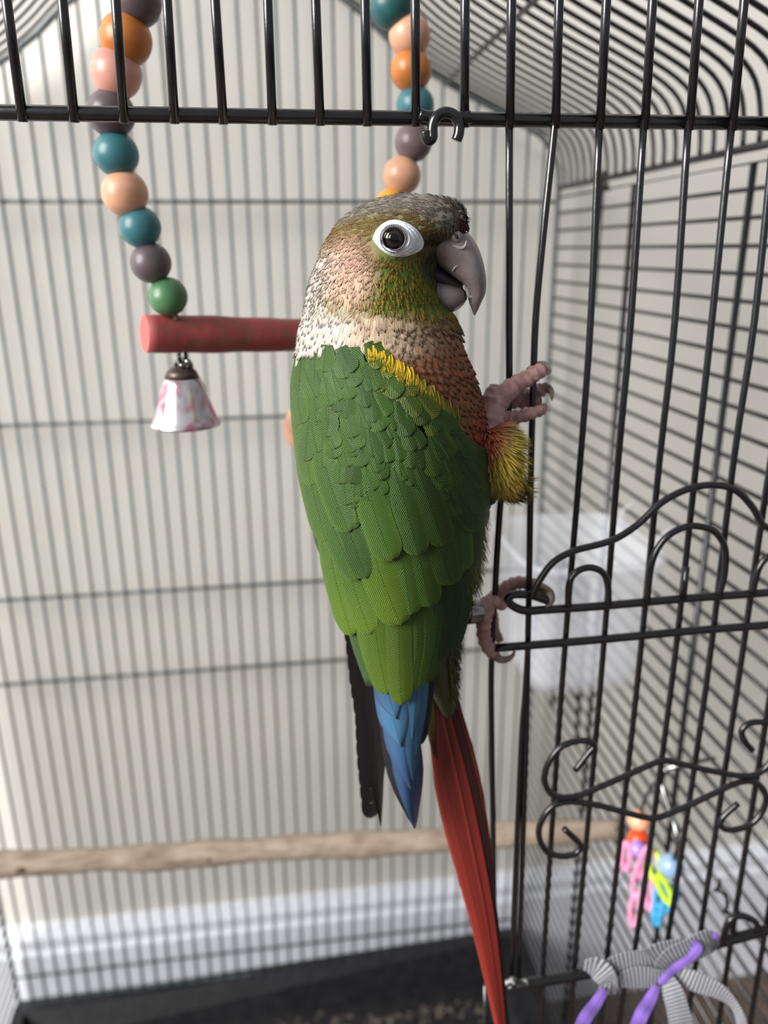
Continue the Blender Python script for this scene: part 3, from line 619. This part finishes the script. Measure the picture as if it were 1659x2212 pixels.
# leg band
A_ = P(1008, 1323, -.0030); B_ = P(1036, 1321, -.0045); axv = (B_-A_)/np.linalg.norm(B_-A_); Lb = float(np.linalg.norm(B_-A_))
v_, f_ = lathe_geo([(.0028, 0), (.0033, 0), (.0034, .0002), (.0034, Lb-.0002), (.0033, Lb), (.0028, Lb), (.0028, 0)], A_, 32, axv, False)
band = mesh_obj('leg_band', v_, f_, M_steel, bird); band['label'] = 'polished steel leg band'
zero = [P(1026+9*math.cos(t)*(.9), 1318+3.4*math.sin(t), -.0003-.0001*abs(math.sin(t))) for t in np.linspace(0, 2*math.pi, 18, endpoint=False)]
tube('engraved_digit', zero, .00012, M_engr, band, 6, True)

# ---- beak
def pair_loft(name, outer, inner, ws, m, par, n=8, seg=20, sq=1.0, woff=0):
    O = catmull(outer, n); I = catmull(inner, n); Wt = catmull([(w_, 0) for w_ in ws], n); V = []; N = len(O)
    for i in range(N):
        o_, q = O[i], I[i]; c = (o_+q)/2; h = (o_-q)/2
        for k in range(seg):
            a = 2*math.pi*k/seg; ca, sa = math.cos(a), math.sin(a)
            ca2 = math.copysign(abs(ca)**sq, ca); sa2 = math.copysign(abs(sa)**sq, sa)
            V.append(P(c[0]+h[0]*ca2, c[1]+h[1]*ca2, woff+Wt[i][0]*sa2))
    return mesh_obj(name, V, grid_faces(seg, N, True)+[tuple(range(seg-1, -1, -1)), tuple((N-1)*seg+k for k in range(seg))], m, par)
ub = pair_loft('upper_beak', [(958, 500), (988, 496), (1012, 504), (1030, 528), (1043, 562), (1050, 600), (1049, 632), (1040, 654), (1027, 681)],
               [(930, 548), (940, 566), (956, 582), (972, 594), (986, 604), (1000, 616), (1008, 634), (1014, 656), (1023, 680)],
               [.0070, .0074, .0073, .0068, .0060, .0050, .0038, .0025, .0004], M_beak, bird, 8, 28, .85)
ub['label'] = 'grey hooked upper beak'
lb = pair_loft('lower_beak', [(940, 672), (962, 676), (984, 672), (1000, 660), (1009, 646)], [(944, 600), (962, 604), (982, 612), (998, 620), (1006, 630)], [.0056, .0060, .0056, .0042, .0018], M_beak2, bird, 8, 24, .85)
lb['label'] = 'dark grey lower beak'
pair_loft('mouth_fill', [(940, 622), (968, 628), (1000, 634)], [(940, 570), (964, 586), (1000, 614)], [.0052, .0050, .0032], M_mouth, bird, 6, 14)  # dark fill added for the mouth gap between the beak halves
def beak_W(U, V, off): return None
v_, f_ = ball_geo((0, 0, 0), 1, 1, 1, 16, 10)
def decal_ball(name, U, V, W, ru, rv, rw, m, par, rot=0):
    vv = []
    for q in v_:
        x, y = q[0]*ru, q[2]*rv; vv.append(P(U+x*math.cos(rot)-y*math.sin(rot), V+x*math.sin(rot)+y*math.cos(rot), W+q[1]*-rw))
    return mesh_obj(name, vv, f_, m, par)
cere = decal_ball('cere', 984, 512, .0062, 15, 16, .0016, M_beak, ub, .2)
decal_ball('nostril', 986, 511, .0074, 4.5, 6.5, .0006, M_mouth, cere, -.3)
# flaking pale ridges on the horn
def strip(name, pts, Wf, r, m, par):
    C = catmull(pts, 5); N = len(C); tube(name, [P(q[0], q[1], Wf) for q in C] if not callable(Wf) else [P(q[0], q[1], Wf(*q)) for q in C], [r*(.35+.65*math.sin(math.pi*(i+.5)/N)) for i in range(N)], m, par, 6)
def ubW(U, V):                                  # flank of the upper beak
    t = np.clip((V-500)/180, 0, 1); return .0072*(1-t**2.2)*.97
strip('flake_ridge', [(966, 534), (980, 531), (994, 536), (1004, 532), (1008, 520)], lambda U, V: ubW(U, V)+.0002, .00045, M_scar, ub)
strip('flake_ridge', [(994, 536), (993, 550), (992, 566), (984, 576), (976, 586)], lambda U, V: ubW(U, V)+.0001, .0004, M_scar, ub)
strip('flake_ridge', [(1002, 616), (1010, 628), (1014, 640), (1026, 640), (1034, 648)], lambda U, V: .0036-(V-616)*.00004, .0006, M_scar, ub)

# ---- eye
EU, EV = 851, 515
def Wh(U, V): return Wbody(U, V)
ring_out = [(804, 516), (813, 496), (829, 481), (850, 474), (872, 478), (893, 489), (909, 505), (917, 524), (911, 540), (892, 550), (868, 556), (845, 553), (826, 542), (812, 528)]
RO = catmull(ring_out+[ring_out[0]], 5)[:-1]; NR = len(RO); V_ = []
for j in range(25):
    t = j/24
    for i, q in enumerate(RO):
        d = np.array(q)-np.array([EU, EV]); a = math.atan2(d[1], d[0]); inn = np.array([EU+25*math.cos(a), EV+25*math.sin(a)]); p2 = inn+(np.array(q)-inn)*t
        ripple = .00016*math.cos(t*math.pi*8+.5*math.sin(a*3))*(1 if t < .95 else 0)*(.35+.65*sstep(-.3, .8, math.cos(a)))
        h = .0013*math.sin(math.pi*min(1, .25+t*.75))+ripple+.0012*(1-t)
        V_.append(P(p2[0], p2[1], Wh(*p2)+h+.0005-(.0012 if j == 24 else 0)))
er = mesh_obj('eye_ring', V_, grid_faces(NR, 25, True), M_ring, bird); er['label'] = 'bare white skin ring round the eye'
We = Wh(EU, EV)
def dome(name, R, base, hgt, m, par, nr=8, ns=32):
    V = []
    for j in range(nr+1):
        t = j/nr*math.pi/2
        for k in range(ns): a = 2*math.pi*k/ns; V.append(P(EU+R*math.cos(t)*math.cos(a), EV+R*math.cos(t)*math.sin(a), base+hgt*math.sin(t)))
    return mesh_obj(name, V, grid_faces(ns, nr+1, True), m, par)
eye = dome('eye', 29, We+.0010, .0021, M_eye, bird); eye['label'] = 'dark brown eye'
dome('pupil', 15, We+.0024, .00080, M_pupil, eye)
for k in range(46):
    a = 2*math.pi*k/46; q = P(EU+29.5*math.cos(a), EV+30*math.sin(a), We+.0029-.0004*math.cos(a)**2*0); vv, ff = ball_geo(q, .0002, .0002, .0002, 6, 4)
    if k == 0: ev, ef = [], []
    ef += [tuple(i+len(ev) for i in t) for t in ff]; ev += list(vv)
tube('eyelid', [P(EU+25.5*math.cos(t), EV+25.5*math.sin(t), We+.0029) for t in np.linspace(0, 2*math.pi, 40, endpoint=False)], .0002, M_ringdark, er, 8, True)
o = mesh_obj('eyelid_scales', ev, ef, M_ringdark, er); o['kind'] = 'stuff'

# ---- contour feathers (head, neck, breast, belly): thousands of tiny ones
class Plume:
    def __init__(s): s.v = []; s.f = []; s.c = []; s.uv = []
    def feather(s, p, nrm, d, L, wd, lift, c0, c1, curl=0, fr=.55, rows=5, point=.75):
        side = np.cross(nrm, d); side /= np.linalg.norm(side)+1e-9; k = len(s.v)
        for j in range(rows):
            t = j/(rows-1)
            ww = wd*(.45+.55*math.sin(math.pi*min(t*.9+.12, 1)))*(1 if t < .72 else math.sqrt(max(0, 1-((t-.72)/.28)**2))*point+(1-point)*.3)
            for q in (-1, 0, 1):
                pos = p+d*(L*t)+side*(ww*q*.5)+nrm*(lift*t-curl*t*t-abs(q)*wd*.10)
                s.v.append(pos); e = max(sstep(fr, .98, t), .65*abs(q)*sstep(.3, .9, t)); s.c.append(mixc(c0, c1, e)); s.uv.append((q*ww*.5/MPX, L*t/MPX))
        for j in range(rows-1):
            for i in range(2): s.f.append((k+j*3+i, k+j*3+i+1, k+j*3+4+i, k+j*3+3+i))
    def build(s, name, m, par):
        o = mesh_obj(name, s.v, s.f, m, par); set_cols(o, s.c, s.uv); o['kind'] = 'stuff'; return o
def frame(V, th):
    e = 1.5; p, U = S(V, th); pv = S(V+e, th)[0]-S(V-e, th)[0]; pt = S(V, th+.02)[0]-S(V, th-.02)[0]
    nr = np.cross(pt, pv); nr /= np.linalg.norm(nr)+1e-12
    c = S(V, 0)[0]*.5+S(V, math.pi)[0]*.5
    if nr@(p-c) < 0: nr = -nr
    return p, U, nr
def flow(U, V):
    """px direction in which feathers lie"""
    if V < 720:
        m = min(1, max(0, (V-445)/190+max(0, (770-U)/130)*.55)); d = np.array([-1+m*.9, .12+m*.9])
        if U > 900 and V > 560: d = np.array([-.25, 1.0])
    else: d = np.array([-.05+.15*sstep(900, 1040, U), 1.0])
    return d/np.linalg.norm(d)
pl = Plume()
def put(V, th, Lpx, wpx, lift, fr, jit=.25, colj=.16, pt=.75, curl=0):
    p, U, nr = frame(V, th)
    d2 = flow(U, V); a = rng.normal()*jit; d2 = np.array([d2[0]*math.cos(a)-d2[1]*math.sin(a), d2[0]*math.sin(a)+d2[1]*math.cos(a)])
    if blob(U, V, 861, 515, 52, 36, .02) > .5 and math.sin(th) > 0: return
    W = (p-atD(U, V, D0(V)))@(-HEAD)
    q = P(U+d2[0]*3, V+d2[1]*3, W)-p; q = q-nr*(q@nr)
    if np.linalg.norm(q) < 1e-7: return
    q /= np.linalg.norm(q)
    m, f_ = plum(U+d2[0]*Lpx*.6, V+d2[1]*Lpx*.6); k = 1+rng.normal()*colj; k2 = 1+rng.normal()*colj
    m = tuple(max(0, x*k) for x in m); f_ = tuple(max(0, x*k2) for x in f_)
    pl.feather(p+nr*(-.0001+.0013*sstep(640, 750, V)*(1-sstep(775, 800, V))*(1-sstep(800, 900, U))*abs(math.sin(th))), nr, q, Lpx*MPX, wpx*MPX, lift, m, f_, curl, fr, 5, pt)
V = 421
while V < 690:                                  # head: short fine feathers
    c, a, b = cab(V); per = 2*math.pi*math.sqrt((a*a+(b/MPX)**2)/2); sz = 13 if V < 560 else 15
    if V > 560: sz = 17
    for k in range(int(per/(sz*.42))):
        th = rng.uniform(0, 2*math.pi); p, U, nr = frame(V, th)
        big = sstep(560, 640, V)*sstep(760, 830, U)
        put(V+rng.uniform(-4, 4), th, 20+15*big+rng.uniform(-3, 4), 8+14*big, .00045+.0003*big, .45+.33*big, .3-.14*big)
    V += 7.0
V = 660
while V < 1330:                                 # neck, breast, belly: scalloped rows
    c, a, b = cab(V); per = 2*math.pi*math.sqrt((a*a+(b/MPX)**2)/2); st = 17 if V < 800 else 20
    off = rng.uniform(0, 1)
    nn = int(per/st)
    for k in range(nn):
        th = 2*math.pi*(k+off+rng.uniform(-.25, .25))/nn; U = c+a*math.cos(th)
        if V > 738 and U < 800+(V-738)*.9: continue
        if V > 800 and U < 850 and abs(math.sin(th)) > .1 and U > c-a*.8: continue
        if V > 1000 and U < 960: continue
        put(V+rng.uniform(-4, 4), th, 38+rng.uniform(-4, 6), 30, .0007, .8 if U > 780 or V > 760 else .66, .10, .10)
    V += 15 if V < 900 else 17
for i in range(60):                             # ragged forehead tuft over the cere
    V = rng.uniform(440, 500); th = rng.uniform(-.55, .55); p, U, nr = frame(V, th)
    d = P(U+4, V+rng.uniform(0, 9), 0)-P(U, V, 0); d += nr*np.linalg.norm(d)*.12; d /= np.linalg.norm(d)
    c0 = mixc(C_['crown'], C_['fore'], sstep(455, 490, V)); pl.feather(p-nr*.0004, nr, d, 13*MPX, 7*MPX, .0002, c0, mixc(c0, (0, 0, 0), .15), 0, .5, 5)
for i in range(330):                            # yellow fringe along the bend of the wing
    t = rng.random()**1.2; U = 800+190*t+rng.normal()*4; V = 744+150*t**1.15+rng.normal()*4; sg = 1 if i % 3 else -1
    W = max(Wwing(U, V), Wbody(U, V))+.0008; p = P(U, V, sg*W); L = rng.uniform(24, 38); aa = .1+rng.normal()*.12
    U2, V2 = U+math.sin(aa)*L, V+math.cos(aa)*L; p2 = P(U2, V2, sg*(max(Wwing(U2, V2), Wbody(U2, V2))+.0016)); d = p2-p; Ld = np.linalg.norm(d); d /= Ld
    nr = -HEAD*sg; nr = nr-d*(nr@d); nr /= np.linalg.norm(nr)
    c0 = mixc(lin((196, 160, 30)), lin((110, 100, 36)), sstep(.3, .8, t+rng.normal()*.1)); pl.feather(p, nr, d, Ld, 8*MPX, 0, c0, mixc(c0, lin((120, 130, 40)), .5), 0, .5)
plo = pl.build('contour_feathers', M_cont, bird); plo['label'] = 'small scalloped head, neck and breast feathers'
# thigh down
fl = Plume()
for i in range(3600):
    a = rng.uniform(0, 2*math.pi); s_ = rng.uniform(-1, 1) if i % 3 else rng.uniform(.6, 1); b_ = math.asin(s_); p = thigh_pt(a, b_, .985); p2 = thigh_pt(a, b_, 1.1); nr = p2-p; nr /= np.linalg.norm(nr)+1e-12
    U = 1074+42*math.cos(b_)*math.cos(a)-12*s_; V = 996-72*s_
    dn = P(U+7+(U-1062)*.3, V+22, 0)-P(U, V, 0); dn /= np.linalg.norm(dn); d = dn-nr*(dn@nr); d = d/(np.linalg.norm(d)+1e-9)+dn*.15+nr*(.26 if s_ < .5 else .34); d /= np.linalg.norm(d)
    rd = blob(U, V, 1044, 948, 22, 36, .5); ye = blob(U, V, 1092, 985, 36, 60, .5)
    c0 = mixc(mixc(lin((112, 98, 44)), lin((176, 152, 38)), ye), C_['red'], rd); k = 1+rng.normal()*.18; c0 = tuple(max(0, x*k) for x in c0)
    L = rng.uniform(32, 62)*(1+.25*sstep(1000, 1080, V)); fl.feather(p, nr, d, L*MPX, rng.uniform(2.5, 6)*MPX, .0004, c0, mixc(c0, lin((200, 186, 130)), .35), .0003, .5, 5, .95)
for i in range(900):                            # fringe of belly and vent
    V = rng.uniform(1080, 1500); th = rng.uniform(-.9, .9); p, U, nr = frame(V, th)
    dn = P(U+rng.uniform(-2, 6), V+22, 0)-P(U, V, 0); dn /= np.linalg.norm(dn); d = dn+nr*.12; d /= np.linalg.norm(d)
    c0 = mixc(C_['belly'], C_['vent'], sstep(1250, 1400, V)); k = 1+rng.normal()*.2; c0 = tuple(max(0, x*k) for x in c0)
    fl.feather(p-nr*.0003, nr, d, rng.uniform(30, 48)*MPX, rng.uniform(4, 9)*MPX, .0004, c0, c0, 0, .5, 5, .95)
flo = fl.build('thigh_down', M_fluff, bird); flo['label'] = 'loose yellow-olive thigh and belly down'

# ---- wing and tail feathers, one object each
GAIN = .66                                      # even darkening of every wing and tail feather colour
def shape_w(t, kind):
    if kind == 'round': return (.62+.38*sstep(0, .5, t))*(1 if t < .7 else math.sqrt(max(0, 1-((t-.7)/.3)**2)))
    if kind == 'long': return (.7+.3*sstep(0, .4, t))*(1 if t < .82 else math.sqrt(max(0, 1-((t-.82)/.18)**2)))
    if kind == 'point': return (.75+.25*sstep(0, .3, t))*(1 if t < .45 else 1-.97*((t-.45)/.55)**1.6)
    if kind == 'prim': return (.75+.25*sstep(0, .3, t))*(1 if t < .62 else 1-.97*((t-.62)/.38)**1.5)
    if kind == 'tail': return (.55+.45*sstep(0, .35, t))*(1 if t < .4 else 1-.9*((t-.4)/.6)**1.25)
def feather(name, par, pts, wd, lift, cb, ct, ce, kind='round', Wf=Wwing, m=M_feath, sgn=1, nx=7, ny=14, dome_=.10, asym=0, cj=.08, dark=None):
    C = catmull(pts, 8); idx = np.linspace(0, len(C)-1, ny); V_ = []; cols = []; uvs = []; L = 0; prev = None
    tt = [1-(1-j/(ny-1))**1.45 for j in range(ny)]; idx = [x*(len(C)-1) for x in tt]
    ptsq = [np.array([np.interp(x, range(len(C)), [q[0] for q in C]), np.interp(x, range(len(C)), [q[1] for q in C])]) for x in idx]
    k = 1+rng.normal()*cj
    for j, q in enumerate(ptsq):
        t = tt[j]; tan = ptsq[min(j+1, ny-1)]-ptsq[max(j-1, 0)]; tan /= np.linalg.norm(tan); pr = np.array([-tan[1], tan[0]])
        if prev is not None: L += np.linalg.norm(q-prev)
        prev = q; ww = wd*.5*shape_w(t, kind)
        for i in range(nx):
            x = -1+2*i/(nx-1); off = x*ww+asym*ww*.35*(1 if kind != 'round' else .4)
            pos = q+pr*off
            if sgn < 0 and Wf is Wwing: cc = (smooth(WING, pos[1], 1)+smooth(WING, pos[1], 2))/2; pos = np.array([cc+(pos[0]-cc)*.94, pos[1]])
            W = Wf(pos[0], pos[1])+lift[0]+(lift[1]-lift[0])*t-dome_*wd*MPX*x*x*.5
            if abs(x) < .01: W += .00012
            V_.append(P(pos[0], pos[1], sgn*W)); c = mixc(cb, ct, t); e = sstep(.72, 1, abs(x))*.55+sstep(.9, 1, t)*.4
            c = mixc(c, ce, min(1, e))
            if dark is not None: c = mixc(c, dark, sstep(.1, .75, x*(1 if asym <= 0 else -1))*.9)
            cols.append(tuple(max(0, y*k*GAIN) for y in c)); uvs.append((off-asym*ww*.35, L))
    o = mesh_obj(name, V_, grid_faces(nx, ny), m, par); set_cols(o, cols, uvs); return o
G = {k: lin(v_) for k, v_ in dict(g=(62, 92, 38), g2=(72, 102, 38), y=(90, 116, 30), d=(42, 70, 36), t=(36, 66, 48), e=(94, 122, 52), ed=(52, 82, 40), blue=(72, 116, 152), blue2=(62, 92, 132), ink=(28, 27, 30), slate=(62, 70, 92), black=(30, 26, 26), blackb=(42, 35, 33),
     red=(160, 54, 46), red_shade=(66, 30, 28), rede=(180, 76, 62), olive=(84, 88, 38), yel=(222, 186, 34), yel2=(150, 150, 40)).items()}
def shell(name, sgn):
    V_ = []; cols = []
    for j in range(40):
        V = 770+j*(1480-770)/39
        l, r = smooth(WING, V, 1)+14, smooth(WING, V, 2)-(16+30*sstep(1050, 1300, V))
        if V < 1000: r = min(r, 860+(V-770)*.85)
        for i in range(24):
            U = l+(r-l)*i/23; V_.append(P(U, V, sgn*(Wwing(U, V)-.0014))); cols.append(tuple(x*.6 for x in mixc(G['g'], G['d'], .35)))
    o = mesh_obj(name, V_, grid_faces(24, 40), M_skin, bird); set_cols(o, cols)
    so = o.modifiers.new('thick', 'SOLIDIFY'); so.thickness = .0008; so.offset = 0; return o
for sgn in (1, -1):
    wg = shell('wing', sgn); wg['label'] = 'folded green wing' if sgn == 1 else 'far folded green wing'
    mm = .001
    # longest visible coverts (lowest row)
    for pts, wd, lf, cb, ct in (
        ([(996, 1180), (996, 1300), (972, 1402)], 46, (.2, .9), 'd', 't'),
        ([(978, 1200), (982, 1310), (958, 1418)], 30, (.4, 1.1), 'd', 't'),
        ([(962, 1200), (962, 1320), (946, 1430)], 34, (.5, 1.3), 'd', 'd'),
        ([(945, 1220), (946, 1360), (922, 1474)], 46, (.6, 1.5), 'd', 'g'),
        ([(918, 1240), (922, 1380), (904, 1484)], 38, (.7, 1.7), 'g', 'g2'),
        ([(898, 1240), (902, 1390), (888, 1496)], 38, (.8, 1.9), 'g', 'g2'),
        ([(770, 1180), (792, 1360), (826, 1478)], 46, (.5, 1.5), 'g2', 'y'),
        ([(806, 1220), (812, 1370), (836, 1500)], 60, (.8, 2.0), 'g2', 'y'),
        ([(858, 1230), (862, 1390), (867, 1524)], 56, (1.0, 2.5), 'g2', 'y')):
        feather('covert_feather', wg, pts, wd, (lf[0]*mm, lf[1]*mm), G[cb], G[ct], G['e'] if ct in ('y', 'g2') else G['ed'], 'long', sgn=sgn)
    # second row
    for pts, wd, lf, cb, ct in (
        ([(1010, 1040), (1020, 1140), (1012, 1232)], 50, (1.0, 1.8), 'd', 'd'),
        ([(960, 1040), (988, 1140), (996, 1236)], 60, (1.2, 2.4), 'd', 'g'),
        ([(918, 1060), (948, 1170), (976, 1264)], 74, (1.4, 3.0), 'g', 'g'),
        ([(884, 1080), (906, 1200), (930, 1312)], 66, (1.4, 3.1), 'g', 'g2'),
        ([(848, 1100), (872, 1220), (888, 1328)], 62, (1.5, 3.2), 'g', 'g2'),
        ([(790, 1110), (818, 1230), (866, 1350)], 84, (1.6, 3.5), 'g2', 'y')):
        feather('covert_feather', wg, pts, wd, (lf[0]*mm, lf[1]*mm), G[cb], G[ct], G['e'], 'long', sgn=sgn)
    for pts, wd, lf, cb, ct in (
        ([(975, 930), (1012, 1020), (1056, 1092)], 62, (2.0, 2.2), 'd', 'd'),
        ([(940, 970), (985, 1060), (1042, 1142)], 76, (2.2, 2.8), 'g', 'd'),
        ([(896, 990), (930, 1090), (960, 1180)], 66, (2.2, 3.6), 'g', 'g'),
        ([(850, 1010), (878, 1100), (905, 1200)], 66, (2.2, 3.8), 'g', 'g'),
        ([(790, 1010), (810, 1110), (846, 1212)], 72, (2.2, 4.0), 'g', 'g2')):
        feather('covert_feather', wg, pts, wd, (lf[0]*mm, lf[1]*mm), G[cb], G[ct], G['e'], 'long', sgn=sgn)
    # long feathers lying along the back edge of the wing
    for pts, wd, lf, cb, ct in (
        ([(700, 1100), (722, 1240), (760, 1374)], 50, (.6, 1.2), 'g', 'y'),
        ([(676, 1010), (712, 1120), (772, 1254)], 62, (1.2, 2.4), 'g', 'g'),
        ([(722, 1040), (752, 1140), (792, 1250)], 60, (1.4, 2.8), 'g', 'g'),
        ([(656, 930), (672, 1040), (704, 1170)], 52, (1.0, 1.8), 'g', 'g2'),
        ([(648, 820), (654, 930), (672, 1050)], 46, (1.0, 1.8), 'g', 'g2'),
        ([(690, 940), (712, 1040), (754, 1150)], 60, (1.8, 3.0), 'g', 'g'),
        ([(650, 770), (646, 850), (652, 950)], 40, (.8, 1.4), 'g', 'g2'),
        ([(740, 1180), (768, 1280), (800, 1370)], 54, (.8, 1.8), 'g', 'y')):
        feather('covert_feather', wg, pts, wd, (lf[0]*mm, lf[1]*mm), G[cb], G[ct], G['e'], 'long', sgn=sgn)
    # scale-like small coverts over the shoulder
    row = 0; V = 1085
    while V > 735:
        lft = smooth(WING, V, 1)+(24 if V < 850 else 36); rgt = min(smooth(WING, V, 2)-14, 808+(V-735)*.9)
        U = lft+(row % 2)*14+rng.uniform(-4, 4); stp = 28 if sgn == 1 else 48
        while U < rgt:
            if U < 735 and V > 960: U += 20; continue
            a = .08+.38*sstep(lft, rgt, U)+rng.normal()*.17; Ln = 58+rng.uniform(-12, 14)
            edge = sstep(rgt-70, rgt, U)*(1-sstep(820, 900, V)); f0 = sstep(735, 1085, V)
            lf0 = (2.0+(1085-V)*.004)*mm*(.25+.75*f0); rim = 1-sstep(735, 800, V)
            c = mixc(G['g'], G['d'], max(0, rng.normal()*.25+sstep(930, 1040, U)*.5)); cy = mixc(c, G['yel2'], edge*.6)
            x0, y0_ = U+rng.uniform(-8, 8), V+rng.uniform(-10, 10)
            feather('small_covert_feather', wg, [(x0, y0_), (x0+math.sin(a)*Ln*.5, y0_+math.cos(a)*Ln*.5), (x0+math.sin(a*1.15)*Ln, y0_+math.cos(a)*Ln)], 41+rng.uniform(-8, 8), (lf0, lf0+rng.uniform(.0004, .0008)), c, mixc(cy, G['g2'], .3 if edge < .2 else 0), mixc(mixc(c, G['e'], .45), G['yel2'], edge), 'round', sgn=sgn, nx=7, ny=12, dome_=.08, cj=.10)
            U += stp+rng.uniform(-4, 4)
        V -= 24 if sgn == 1 else 42; row += 1
    # blue flight feathers
    if sgn == 1:
        for pts, wd, lf, cb, ct, dk in (
            ([(846, 1400), (866, 1600), (896, 1790)], 84, (-2.0, -1.0), 'ink', 'slate', 'ink'),
            ([(860, 1400), (874, 1600), (894, 1788)], 66, (-1.6, -.4), 'blue2', 'blue2', None),
            ([(846, 1400), (864, 1560), (888, 1706)], 78, (-1.2, .2), 'blue', 'blue2', None),
            ([(880, 1400), (888, 1560), (892, 1690)], 36, (-1.0, .5), 'blue', 'blue', None),
            ([(834, 1400), (844, 1520), (866, 1614)], 66, (-.6, .7), 'blue', 'blue', None),
            ([(826, 1390), (834, 1480), (856, 1554)], 56, (-.2, 1.0), 'slate', 'blue', None),
            ([(932, 1380), (922, 1500), (906, 1610)], 30, (-1.2, -.2), 'ink', 'ink', None),
            ([(922, 1390), (912, 1500), (898, 1640)], 26, (-.8, .4), 'blue', 'blue', None),
            ([(908, 1390), (900, 1500), (890, 1600)], 28, (-.6, .7), 'blue', 'blue', None)):
            feather('flight_feather', wg, pts, wd, (lf[0]*mm, lf[1]*mm), G[cb], G[ct], G['slate'], 'prim' if ct != 'ink' else 'long', m=M_flight, dark=None if dk is None else G[dk], dome_=.12, cj=.04)
    else:
        # far wing: dark tips that step down past the back edge
        def Wf(a_, b_): return .006-.004*sstep(1300, 1780, b_)
        for i in range(6):                      # long dark primaries, tips close together
            t = i/5; feather('flight_feather', wg, [(764+4*t, 1240), (790+6*t, 1480+20*t), (804+19*t, 1660+124*t)], 54-3*t, (-.0002*i, -.0002*i), G['black'], G['black'], G['blackb'], 'long' if i < 3 else 'prim', Wf=Wf, m=M_flight, sgn=-1, dome_=.12, cj=.06)
        for i in range(13):                     # scalloped outer vanes
            t = i/12; y_ = 1372+372*t; x_ = float(np.interp(y_, [1340, 1450, 1550, 1640, 1760], [746, 758, 772, 776, 788])); feather('flight_feather', wg, [(x_+18, y_-48), (x_+12, y_-10), (x_+15, y_+24)], 36, (.0016, .0018), G['black'], G['black'], G['blackb'], 'round', Wf=Wf, m=M_flight, sgn=-1, nx=5, ny=9)
# tail
def Wt(a_, b_): return -.002+.003*sstep(1500, 2200, b_)
tv_ = []
for j in range(14):
    V = 1440+j*12; cU = 955+(V-1440)*.16; hw = 25-j*1.5
    for k in range(20): a = 2*math.pi*k/20; tv_.append(P(cU+hw*math.cos(a), V, -.0062+.004*math.sin(a)*(1-j*.04)))
tail = mesh_obj('tail', tv_, grid_faces(20, 14, True), M_skin, bird); set_cols(tail, [tuple(x*.6 for x in mixc(C_['vent'], C_['red'], .15))]*len(tv_)); tail['label'] = 'long red tail'
for pts, wd, lf, cb, ct, ce in (  # tail bases: dark red plus the wing's shadow, put into the colour
    ([(970, 1480), (1008, 1660), (1044, 1830), (1066, 1970)], 50, (-2.4, -2.4), 'red_shade', 'red', 'red_shade'),
    ([(964, 1480), (1002, 1660), (1040, 1830), (1062, 1960)], 54, (-1.6, -1.6), 'red_shade', 'red', 'rede'),
    ([(962, 1470), (1012, 1720), (1062, 2000), (1106, 2300)], 48, (-1.0, -1.0), 'red_shade', 'ink', 'ink'),
    ([(940, 1470), (988, 1720), (1050, 2000), (1098, 2300)], 60, (-.2, -.2), 'red_shade', 'red', 'red'),
    ([(930, 1480), (970, 1720), (1036, 2000), (1094, 2310)], 54, (.5, .5), 'red_shade', 'red', 'rede'),
    ([(928, 1480), (928, 1540), (932, 1590), (938, 1640)], 22, (.9, .9), 'olive', 'red_shade', 'olive')):
    feather('tail_feather', tail, pts, wd, (lf[0]*mm, lf[1]*mm), G[cb], G[ct], G[ce], 'tail', Wf=Wt, m=M_flight, ny=26, dome_=.14, cj=.04)
for o in list(scene.objects):
    if '_o' in o: del o['_o']
